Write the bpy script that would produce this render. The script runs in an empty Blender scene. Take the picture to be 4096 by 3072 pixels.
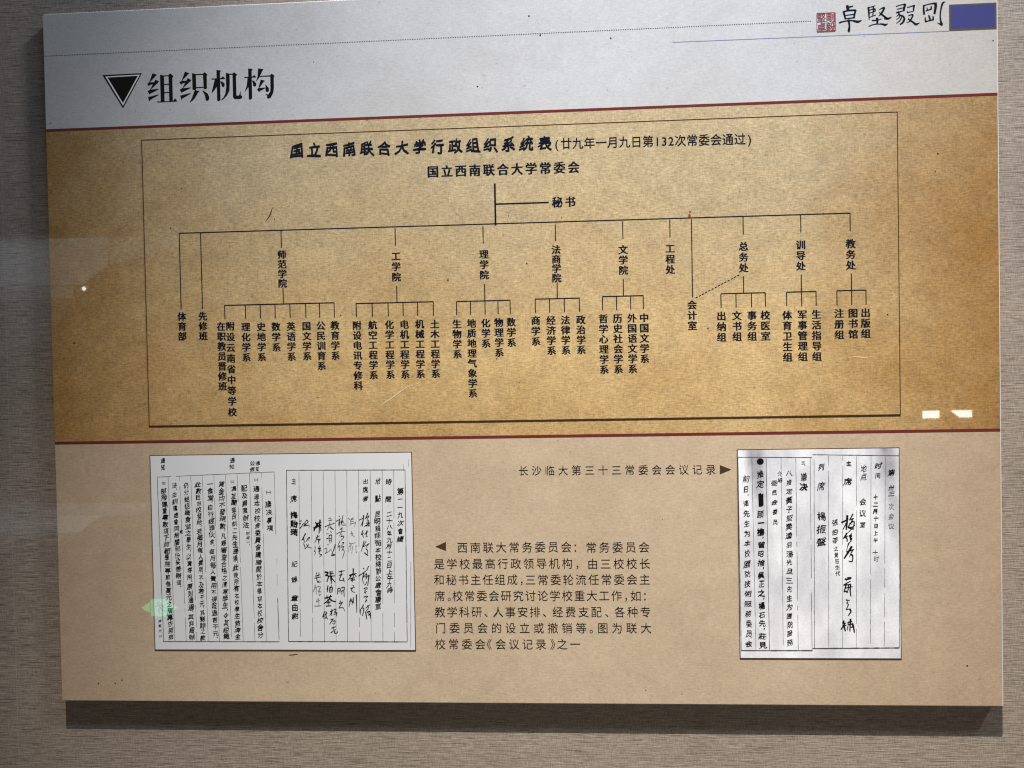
import bpy, math, random
from mathutils import Matrix, Vector
from mathutils.geometry import tessellate_polygon

# ------------------------------------------------------------------ camera, world, lamps, exposure
S = bpy.context.scene
COL = S.collection
BASE = 1.40                       # height of the panel's lower edge above the floor, metres

cd = bpy.data.cameras.new('camera')
cd.sensor_width = 36.0
cd.lens = 2840.7 / 4096 * 36.0
cd.clip_start, cd.clip_end = 0.05, 60
cam = bpy.data.objects.new('camera', cd)
COL.objects.link(cam)
CR = Matrix(((0.998413, 0.017883, 0.053406), (0.053118, 0.016193, -0.998457), (-0.01872, 0.999709, 0.015217)))
cam.matrix_world = Matrix.Translation((0.65078, -0.89865, BASE + 0.42071)) @ CR.to_4x4()
S.camera = cam

wd = bpy.data.worlds.new('World')
S.world = wd
wd.use_nodes = True
wd.node_tree.nodes['Background'].inputs['Color'].default_value = (1.0, 0.90, 0.76, 1)
wd.node_tree.nodes['Background'].inputs['Strength'].default_value = 0.065

S.view_settings.view_transform = 'Standard'
S.view_settings.look = 'None'
S.view_settings.exposure = 0.0
S.view_settings.gamma = 1.0
S.view_settings.use_curve_mapping = False
S.cycles.use_denoising = False
S.cycles.pixel_filter_type = 'BLACKMAN_HARRIS'
S.cycles.filter_width = 1.2
S.cycles.max_bounces = 4
S.cycles.sample_clamp_indirect = 0.0

def aim(o, loc, to):
    o.location = loc
    o.rotation_euler = (Vector(to) - Vector(loc)).to_track_quat('-Z', 'Y').to_euler()

def spot(name, loc, to, power, color, deg, blend, size):
    l = bpy.data.lights.new(name, 'SPOT')
    l.energy, l.color, l.spot_size, l.spot_blend, l.shadow_soft_size = power, color, math.radians(deg), blend, size
    o = bpy.data.objects.new(name, l)
    COL.objects.link(o)
    aim(o, loc, to)

def strip(name, loc, to, power, color, sx, sy):
    l = bpy.data.lights.new(name, 'AREA')
    l.shape = 'RECTANGLE'
    l.energy, l.color, l.size, l.size_y = power, color, sx, sy
    o = bpy.data.objects.new(name, l)
    COL.objects.link(o)
    aim(o, loc, to)

# a warm ceiling spot high above, a cool strip at the head of the case, a weak lamp off to the right
spot('ceiling_spot', (0.54, -1.20, BASE + 3.50), (1.04, 0, BASE - 1.9), 1470, (1.0, 0.91, 0.79), 39.5, 1.0, 0.012)
strip('case_strip', (0.86, -0.55, BASE + 1.42), (0.84, 0.0, BASE + 0.72), 4.6, (0.42, 0.66, 1.0), 0.9, 0.04)
strip('side_lamp', (3.0, -1.15, BASE + 3.2), (0.9, 0, BASE + 0.4), 70, (0.88, 0.94, 1.0), 0.5, 0.10)
strip('low_fill', (0.95, -0.75, BASE - 0.75), (0.85, 0.0, BASE - 0.02), 1.5, (1.0, 0.86, 0.68), 1.2, 0.3)  # added fill from below, lifts the shadow under the panel

# ------------------------------------------------------------------ where the print stands on the panel (millimetres from its lower left corner)
COLUMNS=[('体育部',175.9,507.77,471.42),
('先修班',203.7,507.48,471.18),
('在职教员晋修班',227.8,493.78,405.74),
('附设云南省中等学校',239.8,493.86,372.16),
('理化学系',260.2,492.35,442.5),
('史地学系',280.5,492.24,442.46),
('数学系',299.9,491.81,454.82),
('英语学系',319.6,491.71,442.21),
('国文学系',339.9,491.78,442.51),
('公民训育系',358.6,491.88,429.61),
('教育学系',377.0,491.81,442.3),
('师范学院',309.9,584.18,536.53),
('工学院',457.8,577.99,540.93),
('附设电讯专修科',405.6,491.16,403.52),
('航空工程学系',425.9,491.22,416.53),
('化学工程学系',447.5,491.08,416.66),
('电机工程学系',466.7,490.99,416.65),
('机械工程学系',486.4,491.06,416.81),
('土木工程学系',505.8,490.62,416.8),
('理学院',570.2,577.44,540.62),
('生物学系',534.1,489.98,441.27),
('地质地理气象学系',552.8,490.41,391.12),
('化学系',570.9,490.53,453.95),
('物理学系',587.5,490.83,442.1),
('数学系',603.2,490.82,454.48),
('法商学院',661.5,580.71,534.38),
('商学系',634.2,492.02,455.24),
('经济学系',653.5,491.92,443.21),
('法律学系',671.7,492.01,443.35),
('政治学系',690.9,491.91,443.31),
('文学院',745.2,578.34,541.91),
('哲学心理学系',719.2,492.45,418.02),
('历史社会学系',737.0,492.54,418.2),
('外国语文学系',754.9,492.47,418.21),
('中国文学系',769.9,492.63,430.68),
('工程处',803.4,578.05,541.24),
('会计室',829.4,507.3,470.64),
('总务处',893.5,578.13,540.96),
('出纳组',865.3,492.58,455.54),
('文书组',884.3,492.59,455.89),
('事务组',902.7,492.46,455.8),
('校医室',919.0,492.37,455.76),
('训导处',963.1,578.08,541.37),
('体育卫生组',945.6,491.75,429.05),
('军事管理组',964.1,491.92,429.43),
('生活指导组',981.1,491.97,429.25),
('教务处',1023.4,577.83,540.81),
('注册组',1008.5,492.52,455.5),
('图书馆',1025.3,492.56,455.88),
('出版组',1040.4,492.65,456.3)]
CONNECTORS=[(175.25,609.47,1023.44,610.22,1.1),(175.26,609.82,175.18,511.31,1.05),(203.7,609.52,203.49,511.52,1.05),(309.43,609.04,309.62,587.32,1.05),(310.34,536.35,310.38,515.63,1.05),(233.06,515.72,376.58,514.91,1.05),(233.06,515.72,232.95,497.35,1.05),(260.28,515.57,260.18,497.26,1.05),(279.92,515.46,279.83,497.16,1.05),(299.34,515.35,299.25,497.06,1.05),(318.9,515.24,318.81,496.97,1.05),(339.47,515.12,339.39,496.84,1.05),(357.51,515.02,357.44,496.61,1.05),(376.58,514.91,376.52,496.52,1.05),(457.34,607.63,457.57,586.1,1.05),(457.87,534.54,457.95,513.83,1.05),(404.84,513.72,504.63,513.4,1.05),(405.2,513.71,405.16,496.38,1.05),(425.91,513.65,425.88,496.25,1.05),(446.4,513.58,446.38,496.13,1.05),(465.62,513.52,465.6,496.03,1.05),(484.28,513.46,484.26,495.95,1.05),(504.46,513.4,504.44,495.83,1.05),(569.63,607.05,569.73,585.5,1.05),(570.28,534.11,570.39,513.19,1.05),(534.11,513.03,602.4,513.1,1.05),(534.11,513.03,534.11,496.01,1.05),(551.92,513.05,551.93,495.94,1.05),(570.39,513.07,570.41,496.03,1.05),(586.92,513.08,586.94,495.99,1.05),(602.22,513.1,602.24,495.81,1.05),(660.97,606.75,660.94,585.83,1.05),(661.9,534.37,662.06,514.42,1.05),(633.85,513.39,689.63,513.92,1.05),(634.02,513.4,634.06,496.64,1.05),(651.97,513.56,652.01,496.56,1.05),(670.56,513.74,670.6,496.47,1.05),(689.46,513.92,689.5,496.55,1.05),(745.2,607.97,745.01,586.14,1.05),(744.7,536.16,744.7,515.12,1.05),(718.31,514.75,769.31,514.86,1.05),(718.48,514.75,718.54,497.57,1.05),(735.91,514.79,735.97,497.5,1.05),(753.47,514.83,753.53,497.6,1.05),(769.14,514.86,769.21,497.74,1.05),(803.66,608.4,803.5,586.82,1.05),(830.57,608.43,829.81,511.01,1.05),(893.47,609.44,893.47,587.53,1.05),(893.06,535.74,892.93,514.67,1.05),(864.87,514.62,919.42,514.77,1.05),(865.01,514.62,865.06,497.08,1.05),(883.49,514.67,883.54,497.1,1.05),(902.36,514.72,902.42,497.25,1.05),(919.27,514.77,919.34,497.3,1.05),(963.53,609.69,963.55,587.72,1.05),(963.36,536.0,963.39,514.87,1.05),(945.24,514.58,980.91,514.88,1.05),(945.24,514.58,945.32,497.43,1.05),(963.39,514.73,963.47,497.45,1.05),(980.91,514.88,981.0,497.63,1.05),(1023.01,610.38,1023.05,587.76,1.05),(1023.77,535.91,1023.83,515.0,1.05),(1005.96,514.85,1041.22,515.02,1.05),(1006.1,514.86,1006.19,497.18,1.05),(1023.83,514.94,1023.92,497.2,1.05),(1041.07,515.02,1041.17,497.23,1.05),(585.73,660.62,585.72,607.66,1.9),(586.64,634.72,653.28,634.42,1.5),(833.97,510.24,836.43,511.49,0.9),(837.93,512.25,840.39,513.5,0.9),(841.89,514.26,844.35,515.51,0.9),(845.85,516.27,848.31,517.52,0.9),(849.81,518.28,852.27,519.53,0.9),(853.77,520.29,856.23,521.54,0.9),(857.73,522.3,860.19,523.55,0.9),(861.69,524.31,864.15,525.56,0.9),(865.65,526.32,868.11,527.57,0.9),(869.61,528.33,872.07,529.58,0.9),(873.57,530.34,876.03,531.59,0.9),(877.53,532.35,879.99,533.6,0.9),(881.49,534.36,883.95,535.61,0.9),(885.45,536.37,887.91,537.62,0.9)]
ROWS=[('chart_title','国立西南联合大学行政组织系统表',324.95,710.86,656.99,708.84,20.15),
('chart_date','(廿九年一月九日第132次常委会通过)',661.87,707.78,904.54,705.29,14.4),
('committee_name','国立西南联合大学常委会',500.69,678.3,692.04,677.78,14.89),
('secretary_name','秘书',657.98,634.66,686.34,634.76,13.46),
('record_caption','长沙临大第三十三常委会会议记录',609.24,296.94,855.55,295.76,12.78),
('caption_text','西南联大常务委员会',529.02,199.79,674.01,199.27,14.22),
('caption_text','：',677.84,198.96,680.4,198.94,14.15),
('caption_text','常务委员会',692.8,198.87,771.71,198.59,14.11),
('caption_text','是学校最高行政领导机构',498.8,178.77,674.92,178.35,13.87),
('caption_text','，',679.12,177.98,683.32,177.97,13.8),
('caption_text','由三校校长',694.26,177.92,772.28,177.73,13.75),
('caption_text','和秘书主任组成',498.38,158.31,604.83,158.18,13.91),
('caption_text','，',608.14,157.96,612.19,157.95,13.86),
('caption_text','三常委轮流任常委会主',615.14,157.94,771.97,157.76,13.8),
('caption_text','席',498.32,137.46,511.75,137.46,13.96),
('caption_text','。',514.74,137.43,519.76,137.43,13.95),
('caption_text','校常委会研究讨论学校重大工作',521.63,137.42,736.34,137.43,13.86),
('caption_text','，',739.78,136.99,743.77,136.99,13.77),
('caption_text','如',747.57,136.97,760.62,136.98,13.75),
('caption_text','：',764.05,136.94,766.95,136.94,13.75),
('caption_text','教学科研',498.46,116.78,558.38,116.85,13.57),
('caption_text','、',561.16,116.74,566.72,116.74,13.55),
('caption_text','人事安排',573.2,116.72,632.78,116.8,13.52),
('caption_text','、',635.9,116.68,641.41,116.68,13.5),
('caption_text','经费支配',649.12,116.67,710.54,116.74,13.45),
('caption_text','、',714.54,116.62,720.0,116.62,13.44),
('caption_text','各种专',727.27,116.61,772.23,116.67,13.4),
('caption_text','门委员会的设立或撤销等',498.96,96.0,691.05,96.47,13.72),
('caption_text','。',694.69,96.09,700.17,96.1,13.64),
('caption_text','图为联大',705.64,96.1,772.64,96.26,13.6),
('caption_text','校常委会',497.98,75.29,562.21,75.53,13.42),
('caption_text','《',564.62,75.4,570.18,75.42,13.38),
('caption_text','会议记录',575.74,75.42,639.75,75.66,13.35),
('caption_text','》',645.63,75.54,651.14,75.56,13.32),
('caption_text','之一',654.07,75.55,683.2,75.66,13.3)]
HAND_MINUTES=[('（一）',284.75,276.8,284.9,268.73,5.13,'n'),
('議决事項',284.06,262.51,285.44,220.94,7.87,'n'),
('（一）',269.03,291.75,269.23,286.2,4.11,'n'),
('通過本校校舍委員會建議關於本學期本校校舍分',269.3,282.0,270.05,82.54,7.54,'n'),
('配及調度辦法',252.87,283.35,254.35,225.71,7.89,'n'),
('附件一。',256.33,222.32,256.88,203.25,4.8,'n'),
('（二）',237.39,289.4,237.6,284.35,3.78,'n'),
('馮友蘭查良釗二先生提議，此後所有本校學生救濟金',238.93,282.31,239.69,80.3,7.22,'n'),
('貸金均不發現款，凡經審查合格之清寒學生，令其組織',222.92,288.88,224.86,80.79,7.4,'n'),
('一食堂，自行經理伙食，每月每人費用不得超過若干元。',207.41,289.05,210.17,81.11,7.41,'n'),
('此數目由校發給，若每月每人費用，不及若干元，其剩餘之款',191.84,288.2,193.33,79.38,7.43,'n'),
('仍分給組織食堂之學生，以資零用。原則通過，其詳細辦',176.25,287.52,178.59,79.87,7.44,'n'),
('法，由訓導處會同相關部份妥善辦理。',160.31,287.69,163.02,148.26,7.28,'n'),
('（三）',146.09,288.69,146.3,283.6,3.83,'n'),
('部撥建置專款項下師範學院專款叁萬元之預算依照師',145.87,280.22,150.42,80.17,7.46,'n'),
('通知',145.71,319.67,145.43,302.75,6.6,'n'),
('通知',237.97,319.03,237.72,302.54,6.52,'n'),
('公佈',264.44,314.0,264.42,299.2,5.82,'n'),
('通知',271.3,314.25,271.44,299.12,5.81,'n'),
('據案代印',135.68,109.15,136.35,82.37,3.84,'g'),
('經',167.7,226.32,167.84,218.69,4.51,'n')]
HAND_HEADING=[('第一一九次會議',456.7,278.07,456.16,205.45,7.71,'n'),
('時',441.87,290.54,441.81,279.89,8.06,'n'),
('間',442.06,268.23,441.99,257.23,8.06,'n'),
('：',441.63,256.07,441.72,252.24,2.35,'n'),
('二十八年九月十二日上午九時',442.11,247.23,440.65,140.36,7.39,'n'),
('地',428.08,290.03,428.07,281.7,8.07,'n'),
('點',427.61,268.37,427.56,258.36,8.07,'n'),
('：',427.35,256.7,427.27,253.03,2.36,'n'),
('昆明龍翔街本校總辦公處會議室',427.16,247.86,425.37,119.62,7.74,'n'),
('出席者',412.11,290.87,411.89,258.0,7.07,'n'),
('：',412.19,256.33,412.12,253.16,2.36,'n'),
('主',318.76,290.71,318.73,282.33,6.81,'n'),
('席',318.44,270.09,318.33,258.34,7.83,'n'),
('梅貽琦',317.94,249.11,317.63,214.67,8.86,'b'),
('紀',316.9,184.07,316.7,175.32,7.85,'n'),
('錄',316.43,164.21,316.39,155.45,8.87,'n'),
('章由尉',316.2,140.29,316.42,106.23,8.88,'b')]
HAND_RECORD=[('第',1069.26,296.11,1069.43,281.86,7.81,'b'),
('卅三',1069.35,273.97,1069.54,260.05,7.17,'b'),
('次会议',1068.66,253.84,1068.44,216.89,7.17,'l'),
('时',1053.67,302.16,1053.59,294.61,8.15,'b'),
('间',1053.05,290.43,1052.96,281.19,7.18,'n'),
('十二月十日上午',1050.0,264.1,1049.66,201.36,5.88,'b'),
('十时',1049.59,194.63,1049.74,178.62,6.86,'l'),
('地点',1036.17,300.19,1035.78,279.36,7.84,'n'),
('会议室',1034.91,260.37,1033.47,218.31,7.53,'n'),
('主',1018.05,305.45,1017.96,297.38,5.9,'b'),
('席',1017.21,288.31,1016.99,269.46,9.17,'n'),
('張伯苓',1000.17,233.72,1000.43,199.96,7.88,'n'),
('之黄钰生代',1000.92,199.12,1003.77,161.08,5.92,'n'),
('列',985.19,303.83,985.04,290.69,8.55,'b'),
('席',984.32,285.64,984.37,262.03,10.2,'n'),
('楊振聲',984.49,243.98,983.92,195.83,11.19,'n'),
('三、',962.64,305.45,962.88,298.19,5.61,'n'),
('議',963.29,290.93,963.32,280.13,8.57,'n'),
('决',963.13,277.94,963.01,267.81,8.91,'b'),
('八推定黃子堅樊逵羽潘光旦三先生为國防服務',945.17,295.53,944.04,72.91,7.61,'n'),
('介紹',934.4,293.96,934.68,277.05,5.63,'n'),
('委员会委员',927.15,284.24,927.7,223.62,6.96,'n'),
('推定',910.04,295.43,910.05,270.54,8.3,'b'),
('顾一樵，曾昭掄，吴正之，楊石先，莊',910.04,244.6,910.05,80.86,8.3,'b'),
('見',910.53,79.67,910.74,70.29,9.33,'b'),
('前日，诸先生为本校國防技術服務委员会',892.34,289.7,893.72,70.26,7.99,'n')]
RULES_LEFT=[(137.38,294.37,140.26,78.45,0.8),(137.37,294.03,292.99,299.05,0.6),(151.97,294.04,155.44,78.99,0.5),(167.26,294.72,170.57,79.01,0.5),(182.33,295.06,184.99,79.03,0.5),(197.56,295.57,200.07,78.88,0.5),(213.11,296.07,214.96,78.9,0.5),(228.62,296.58,231.2,78.76,0.5),(244.11,297.08,246.72,78.78,0.5),(260.43,297.57,262.22,78.8,0.5),(276.21,298.06,277.34,78.66,0.5),(292.99,299.05,293.24,217.86,0.5),(293.83,185.86,293.7,152.14,0.35),(293.63,135.27,294.21,81.22,0.9),(139.39,78.45,294.65,78.34,1.0)]
RULES_RIGHT=[(308.78,300.88,463.86,299.61,1.0),(309.12,300.88,306.7,78.7,0.9),(463.7,299.61,461.86,78.43,0.9),(306.7,78.7,461.86,78.43,1.2),(325.59,298.51,322.44,79.23,0.5),(341.74,298.33,338.65,79.25,0.5),(357.38,299.49,353.98,79.28,0.5),(372.79,299.32,369.29,79.3,0.5),(388.17,299.14,384.22,79.32,0.5),(403.52,298.97,399.81,79.34,0.5),(418.69,299.13,415.03,79.36,0.5),(434.16,298.95,430.4,79.39,0.5),(449.1,298.78,445.4,79.41,0.5),(461.85,314.92,461.66,298.31,0.4),(468.5,313.18,468.48,304.04,0.3),(468.74,181.7,466.25,71.4,0.5)]
RULES_RECORD=[(883.14,310.65,973.4,309.19,0.9),(883.14,310.99,884.01,68.53,0.8),(900.24,308.24,902.06,69.42,0.5),(917.7,309.72,918.73,69.46,0.7),(935.91,308.65,935.69,69.49,0.5),(953.94,309.27,953.95,69.53,0.6),(971.42,309.05,970.84,68.72,0.6),(974.27,312.72,1078.68,310.07,0.9),(976.24,312.02,973.84,70.42,0.6),(993.66,310.8,991.2,71.31,0.5),(1010.9,310.58,1008.01,71.34,0.5),(1027.61,310.37,1024.63,71.37,0.5),(1045.1,310.15,1041.71,71.41,0.5),(1062.23,309.94,1058.62,73.98,0.5),(1078.84,309.73,1076.75,71.98,0.7),(883.67,68.02,971.33,68.21,1.5),(971.36,70.76,1076.59,71.81,1.5)]
HEADING_GLYPHS=[[(145.0,817.22),(150.83,814.78),(148.9,813.32),(141.11,805.7),(145.74,805.52),(146.79,805.68),(148.48,808.78),(153.34,806.23),(151.82,804.66),(141.99,796.19),(152.66,796.82),(152.21,795.9),(141.13,791.05),(140.46,789.86),(137.55,794.25),(141.49,796.53),(145.05,803.39),(140.8,802.06),(139.7,800.59),(137.39,803.94),(140.27,805.74)],[(138.06,786.7),(152.47,789.67),(151.37,788.21),(140.7,782.93),(139.78,780.4)],[(154.83,814.78),(159.22,813.71),(160.02,812.46),(160.01,780.75),(154.96,780.75)],[(159.01,813.72),(165.52,813.66),(168.53,816.09),(172.62,812.15),(171.11,810.38),(171.03,780.73),(166.24,780.71),(166.12,812.54),(159.6,812.39)],[(159.68,802.8),(166.41,802.77),(166.37,801.56),(159.82,801.58)],[(159.81,792.15),(166.29,792.3),(166.26,791.08),(159.87,790.92)],[(149.82,780.66),(171.14,780.32),(173.97,783.87),(176.81,780.1),(176.46,779.62),(150.93,779.4)],[(187.87,817.49),(193.75,815.06),(191.74,813.6),(183.79,805.89),(188.6,805.7),(189.74,805.97),(191.42,809.07),(196.37,806.31),(194.65,804.56),(184.58,796.24),(195.5,797.02),(194.84,796.03),(184.03,791.27),(183.16,790.21),(180.33,794.38),(184.17,796.66),(188.13,803.52),(183.26,801.98),(182.6,800.66),(180.3,804.12),(183.37,806.03)],[(180.85,786.93),(195.31,790.01),(194.31,788.67),(183.52,783.09),(182.7,780.68)],[(197.36,815.19),(202.01,813.79),(202.31,812.36),(202.34,794.32),(201.14,793.35),(198.13,793.67),(197.4,794.51)],[(201.8,813.67),(211.42,813.69),(214.1,815.72),(217.65,812.54),(216.66,811.16),(216.49,795.17),(214.24,793.72),(212.18,794.73),(211.68,812.46),(202.18,812.36)],[(202.2,797.04),(212.03,796.97),(211.99,795.75),(202.16,795.74)],[(200.43,793.38),(206.95,791.58),(205.17,790.76),(200.37,783.04),(196.93,779.72),(193.1,777.52),(196.18,783.0),(199.76,791.78)],[(210.33,792.74),(213.13,791.17),(217.23,788.25),(219.22,784.12),(218.92,780.69),(216.99,778.94),(214.92,779.43),(213.96,782.71),(213.75,785.96)],[(229.52,817.76),(234.42,817.15),(235.65,816.41),(234.16,815.06),(233.95,779.05),(231.12,777.86),(229.6,778.81)],[(222.27,807.13),(235.21,807.13),(237.89,809.45),(240.82,806.5),(240.47,805.9),(223.28,805.79)],[(227.13,806.04),(229.97,806.33),(229.73,796.63),(226.06,791.91),(222.2,787.93)],[(233.86,803.26),(236.97,802.61),(240.03,799.94),(239.74,796.83),(238.04,795.69),(236.19,796.57),(235.64,799.63)],[(241.92,814.01),(246.38,812.33),(246.76,811.11),(246.73,801.61),(246.05,791.12),(242.76,784.78),(237.64,779.92),(234.28,778.83),(237.7,782.14),(240.53,786.89),(241.85,794.52)],[(246.05,812.35),(250.33,812.29),(252.87,813.89),(256.74,810.7),(255.12,809.03),(255.15,784.09),(258.57,784.15),(260.79,790.01),(260.74,784.67),(262.89,782.57),(262.01,780.38),(259.28,779.6),(252.22,779.87),(250.54,782.65),(250.59,811.07),(246.35,811.0)],[(271.25,817.98),(276.01,817.38),(277.23,816.44),(275.74,814.88),(275.71,780.25),(273.37,778.0),(271.24,779.21)],[(265.38,807.4),(276.38,807.35),(278.93,809.51),(281.76,806.65),(281.13,806.27),(266.6,806.06)],[(270.35,806.51),(271.59,806.66),(271.21,794.56),(268.72,791.43),(265.73,787.91),(268.83,795.87)],[(275.73,802.66),(278.74,801.93),(281.67,798.18),(281.07,795.58),(279.18,794.45),(277.35,795.93),(277.02,799.58)],[(284.39,817.55),(291.73,816.12),(290.04,814.78),(285.68,806.09),(280.78,800.64),(283.43,807.39)],[(286.97,807.97),(299.6,808.14),(301.93,810.18),(305.58,807.29),(304.51,805.72),(304.38,792.03),(303.41,786.02),(299.95,779.7),(296.61,778.54),(295.07,779.89),(295.54,782.29),(293.03,784.73),(296.74,783.86),(299.51,787.38),(299.84,792.21),(299.99,806.79),(286.32,806.79)],[(287.35,803.32),(292.95,801.56),(291.34,800.41),(285.14,792.59),(294.06,792.84),(294.05,792.44),(285.66,788.54),(285.01,787.07),(282.32,790.89),(284.32,792.83)],[(292.71,797.01),(295.35,795.01),(297.96,791.48),(297.88,788.45),(295.99,787.12),(294.14,787.59),(293.36,789.64),(293.87,793.66)]]
CALLIGRAPHY=[[(1022.78,863.55,2.43),(1023.36,860.84,3.04),(1023.93,857.1,2.84)],[(1024.99,861.59,1.62),(1029.87,862.68,0.9)],[(1017.42,856.37,1.01),(1024.94,857.47,1.63),(1032.66,857.53,1.62)],[(1018.43,856.32,2.03),(1020.57,847.35,1.62)],[(1032.86,857.52,1.82),(1031.38,852.22,1.82),(1030.93,848.12,1.62)],[(1020.41,851.69,0.89),(1031.38,852.64,1.06)],[(1020.36,847.56,0.98),(1031.34,848.51,1.22)],[(1013.4,842.72,1.54),(1015.45,843.86,1.38),(1023.99,845.13,0.98),(1029.27,844.89,1.46),(1034.53,843.42,2.43),(1037.78,843.89,1.62),(1040.22,845.02,0.25)],[(1024.0,845.96,2.44),(1024.97,841.37,1.78),(1025.12,837.24,1.79),(1024.47,833.14,2.43),(1024.85,830.65,0.32)],[(1048.09,860.32,1.86),(1048.61,852.68,1.62),(1048.93,844.84,0.57)],[(1048.28,859.9,0.81),(1053.76,861.09,0.97),(1056.4,862.0,0.49)],[(1048.45,856.6,0.73),(1053.73,857.8,0.89),(1056.93,855.18,0.57)],[(1049.23,853.27,0.72),(1056.13,855.22,0.72)],[(1049.37,848.11,0.73),(1056.89,850.66,0.72)],[(1053.76,861.09,1.21),(1053.91,856.56,1.22),(1053.23,849.59,0.97)],[(1053.73,858.01,0.89),(1056.16,858.1,0.97),(1055.93,855.44,0.89)],[(1061.0,856.85,0.48),(1067.08,859.04,1.78),(1063.37,852.01,1.62),(1060.31,849.06,0.32)],[(1060.96,853.56,0.57),(1063.76,851.17,1.62),(1067.85,847.69,1.45),(1071.38,845.06,1.61)],[(1052.36,844.06,1.14),(1058.44,844.2,0.97),(1063.71,845.61,0.48)],[(1058.26,846.68,2.42),(1058.62,842.34,2.02),(1058.19,839.89,1.61)],[(1048.44,837.23,0.98),(1054.34,839.24,0.89),(1061.62,839.33,0.89),(1067.27,838.25,1.45)],[(1067.12,846.08,1.78),(1071.16,845.48,2.1),(1073.59,846.2,1.45),(1075.82,847.33,0.24)],[(1064.34,850.73,1.22),(1068.35,847.26,1.61),(1070.35,845.52,2.02)],[(1061.8,839.73,0.81),(1065.84,838.81,1.77),(1067.85,838.02,2.02),(1071.3,839.39,0.32)],[(1061.86,845.08,0.73),(1063.68,845.61,0.41)],[(1081.19,859.83,0.89),(1087.05,861.41,0.89),(1092.09,862.0,1.61)],[(1092.09,862.0,1.85),(1090.85,858.16,2.17),(1090.0,854.5,1.77)],[(1082.16,856.3,0.81),(1089.84,858.0,0.8)],[(1081.32,852.43,1.37),(1084.55,853.1,1.21),(1091.62,854.84,0.56)],[(1084.14,852.92,1.78),(1084.52,850.23,1.53),(1086.12,848.92,1.37),(1089.33,847.54,1.45),(1090.71,844.19,2.01),(1088.85,840.17,1.77),(1085.6,837.84,1.21)],[(1084.52,850.23,1.21),(1081.27,847.5,0.4)],[(1085.31,848.55,0.97),(1084.48,846.12,0.88),(1081.23,843.8,0.4)],[(1087.71,847.21,1.05),(1085.65,842.78,1.13),(1081.38,839.27,0.49)],[(1094.27,858.0,0.88),(1098.7,859.03,0.81),(1102.34,860.09,1.44)],[(1102.54,860.29,1.85),(1101.89,856.01,1.45),(1101.66,853.15,1.05)],[(1094.83,853.46,0.56),(1094.61,851.82,0.8),(1101.87,853.34,0.56)],[(1095.57,847.88,0.65),(1100.82,849.08,1.45),(1099.37,844.63,1.44),(1096.51,840.65,0.88),(1093.28,839.97,0.32)],[(1095.14,844.4,0.96),(1097.73,842.23,1.61),(1101.33,839.61,1.61),(1104.12,837.22,2.17),(1106.54,837.73,1.45),(1108.96,838.86,0.24)],[(1113.99,859.76,1.6),(1113.74,854.65,1.76),(1114.28,848.88,2.01)],[(1113.98,859.35,1.05),(1120.42,860.9,0.88),(1126.85,861.63,1.6)],[(1127.65,861.8,2.8),(1128.01,857.27,2.56),(1126.53,848.94,2.0)],[(1117.77,856.72,0.8),(1118.15,854.04,1.04)],[(1122.8,857.92,1.2),(1122.57,854.65,1.76)],[(1116.33,852.68,0.96),(1119.55,853.77,0.96),(1123.37,855.03,1.37)],[(1119.69,847.4,1.2),(1120.86,843.66,1.76),(1121.24,841.59,1.36)],[(1115.45,844.72,1.12),(1115.8,839.78,1.45)],[(1115.8,839.78,1.37),(1120.23,840.81,1.04),(1125.05,841.83,1.45)],[(1124.89,845.53,1.6),(1125.05,841.42,1.36)],[(1139.47,862.69,0.41),(1136.46,861.39,1.76),(1134.4,854.93,1.44),(1133.32,846.78,1.28),(1133.86,839.79,1.6),(1135.02,835.64,2.56),(1135.61,834.59,0.8)],[(1129.83,837.92,0.24),(1133.02,836.14,1.2),(1135.02,835.03,2.0)]]
SEAL=[(986.18,855.72),(1008.08,833.24)]
TRI_OUT=[(78.07,817.39),(130.77,817.88),(104.39,773.49)]
TRI_MID=[(81.83,815.4),(127.98,815.96),(104.49,776.96)]
TRI_IN=[(84.76,814.06),(125.41,814.64),(104.58,780.22)]
DOTS=[(1.5,845.11),(978.74,846.61)]
BLUE_RULE=[(810.57,828.08),(1143.47,827.17)]
BLUE_BLOCK=[(1143.78,859.17),(1199.72,858.91),(1199.57,826.86),(1143.49,827.45)]
ARROW_R=[(860.89,301.14),(875.06,295.18),(860.72,289.36)]
ARROW_L=[(500.41,200.61),(514.51,206.84),(514.27,195.14)]
RED1=[(0.16,749.77),(0.07,746.69),(1199.95,750.64),(1199.93,747.37)]
RED2=[(-0.66,341.81),(-0.78,337.89),(1200.18,342.03),(1200.15,338.49)]
SPECKS=[(163.91,616.65,1.0),(121.82,638.38,0.8),(179.57,667.21,0.8),(102.47,704.5,0.8),(301.47,624.36,0.8),(157.96,630.73,0.6),(240.48,615.82,0.6),(624.22,558.76,1.81),(523.8,540.41,1.4),(669.02,614.7,0.8),(602.36,619.1,0.8),(384.89,499.08,1.0),(424.21,746.14,0.8),(627.9,541.73,0.6),(29.88,470.98,1.38),(153.62,522.96,0.86),(1066.77,484.19,1.22),(848.44,471.91,1.2),(611.96,408.83,0.69),(583.62,439.43,0.86),(1128.91,679.31,1.29),(1125.69,657.41,1.07),(889.94,640.29,0.86),(936.47,654.83,0.86),(889.19,660.78,0.64),(356.97,822.66,0.8),(166.94,769.46,0.6),(6.4,757.75,1.0),(41.59,828.49,0.6),(1158.13,49.52,1.76),(764.72,17.02,0.88),(82.05,26.96,1.17),(49.83,22.52,1.17),(72.81,22.63,1.17),(632.73,868.52,1.58),(646.4,843.93,1.58),(734.22,836.37,1.27),(566.15,783.23,1.9),(1195.26,813.56,1.13),(373.39,375.32,0.69),(352.59,394.5,0.69),(301.28,624.39,0.69)]
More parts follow.
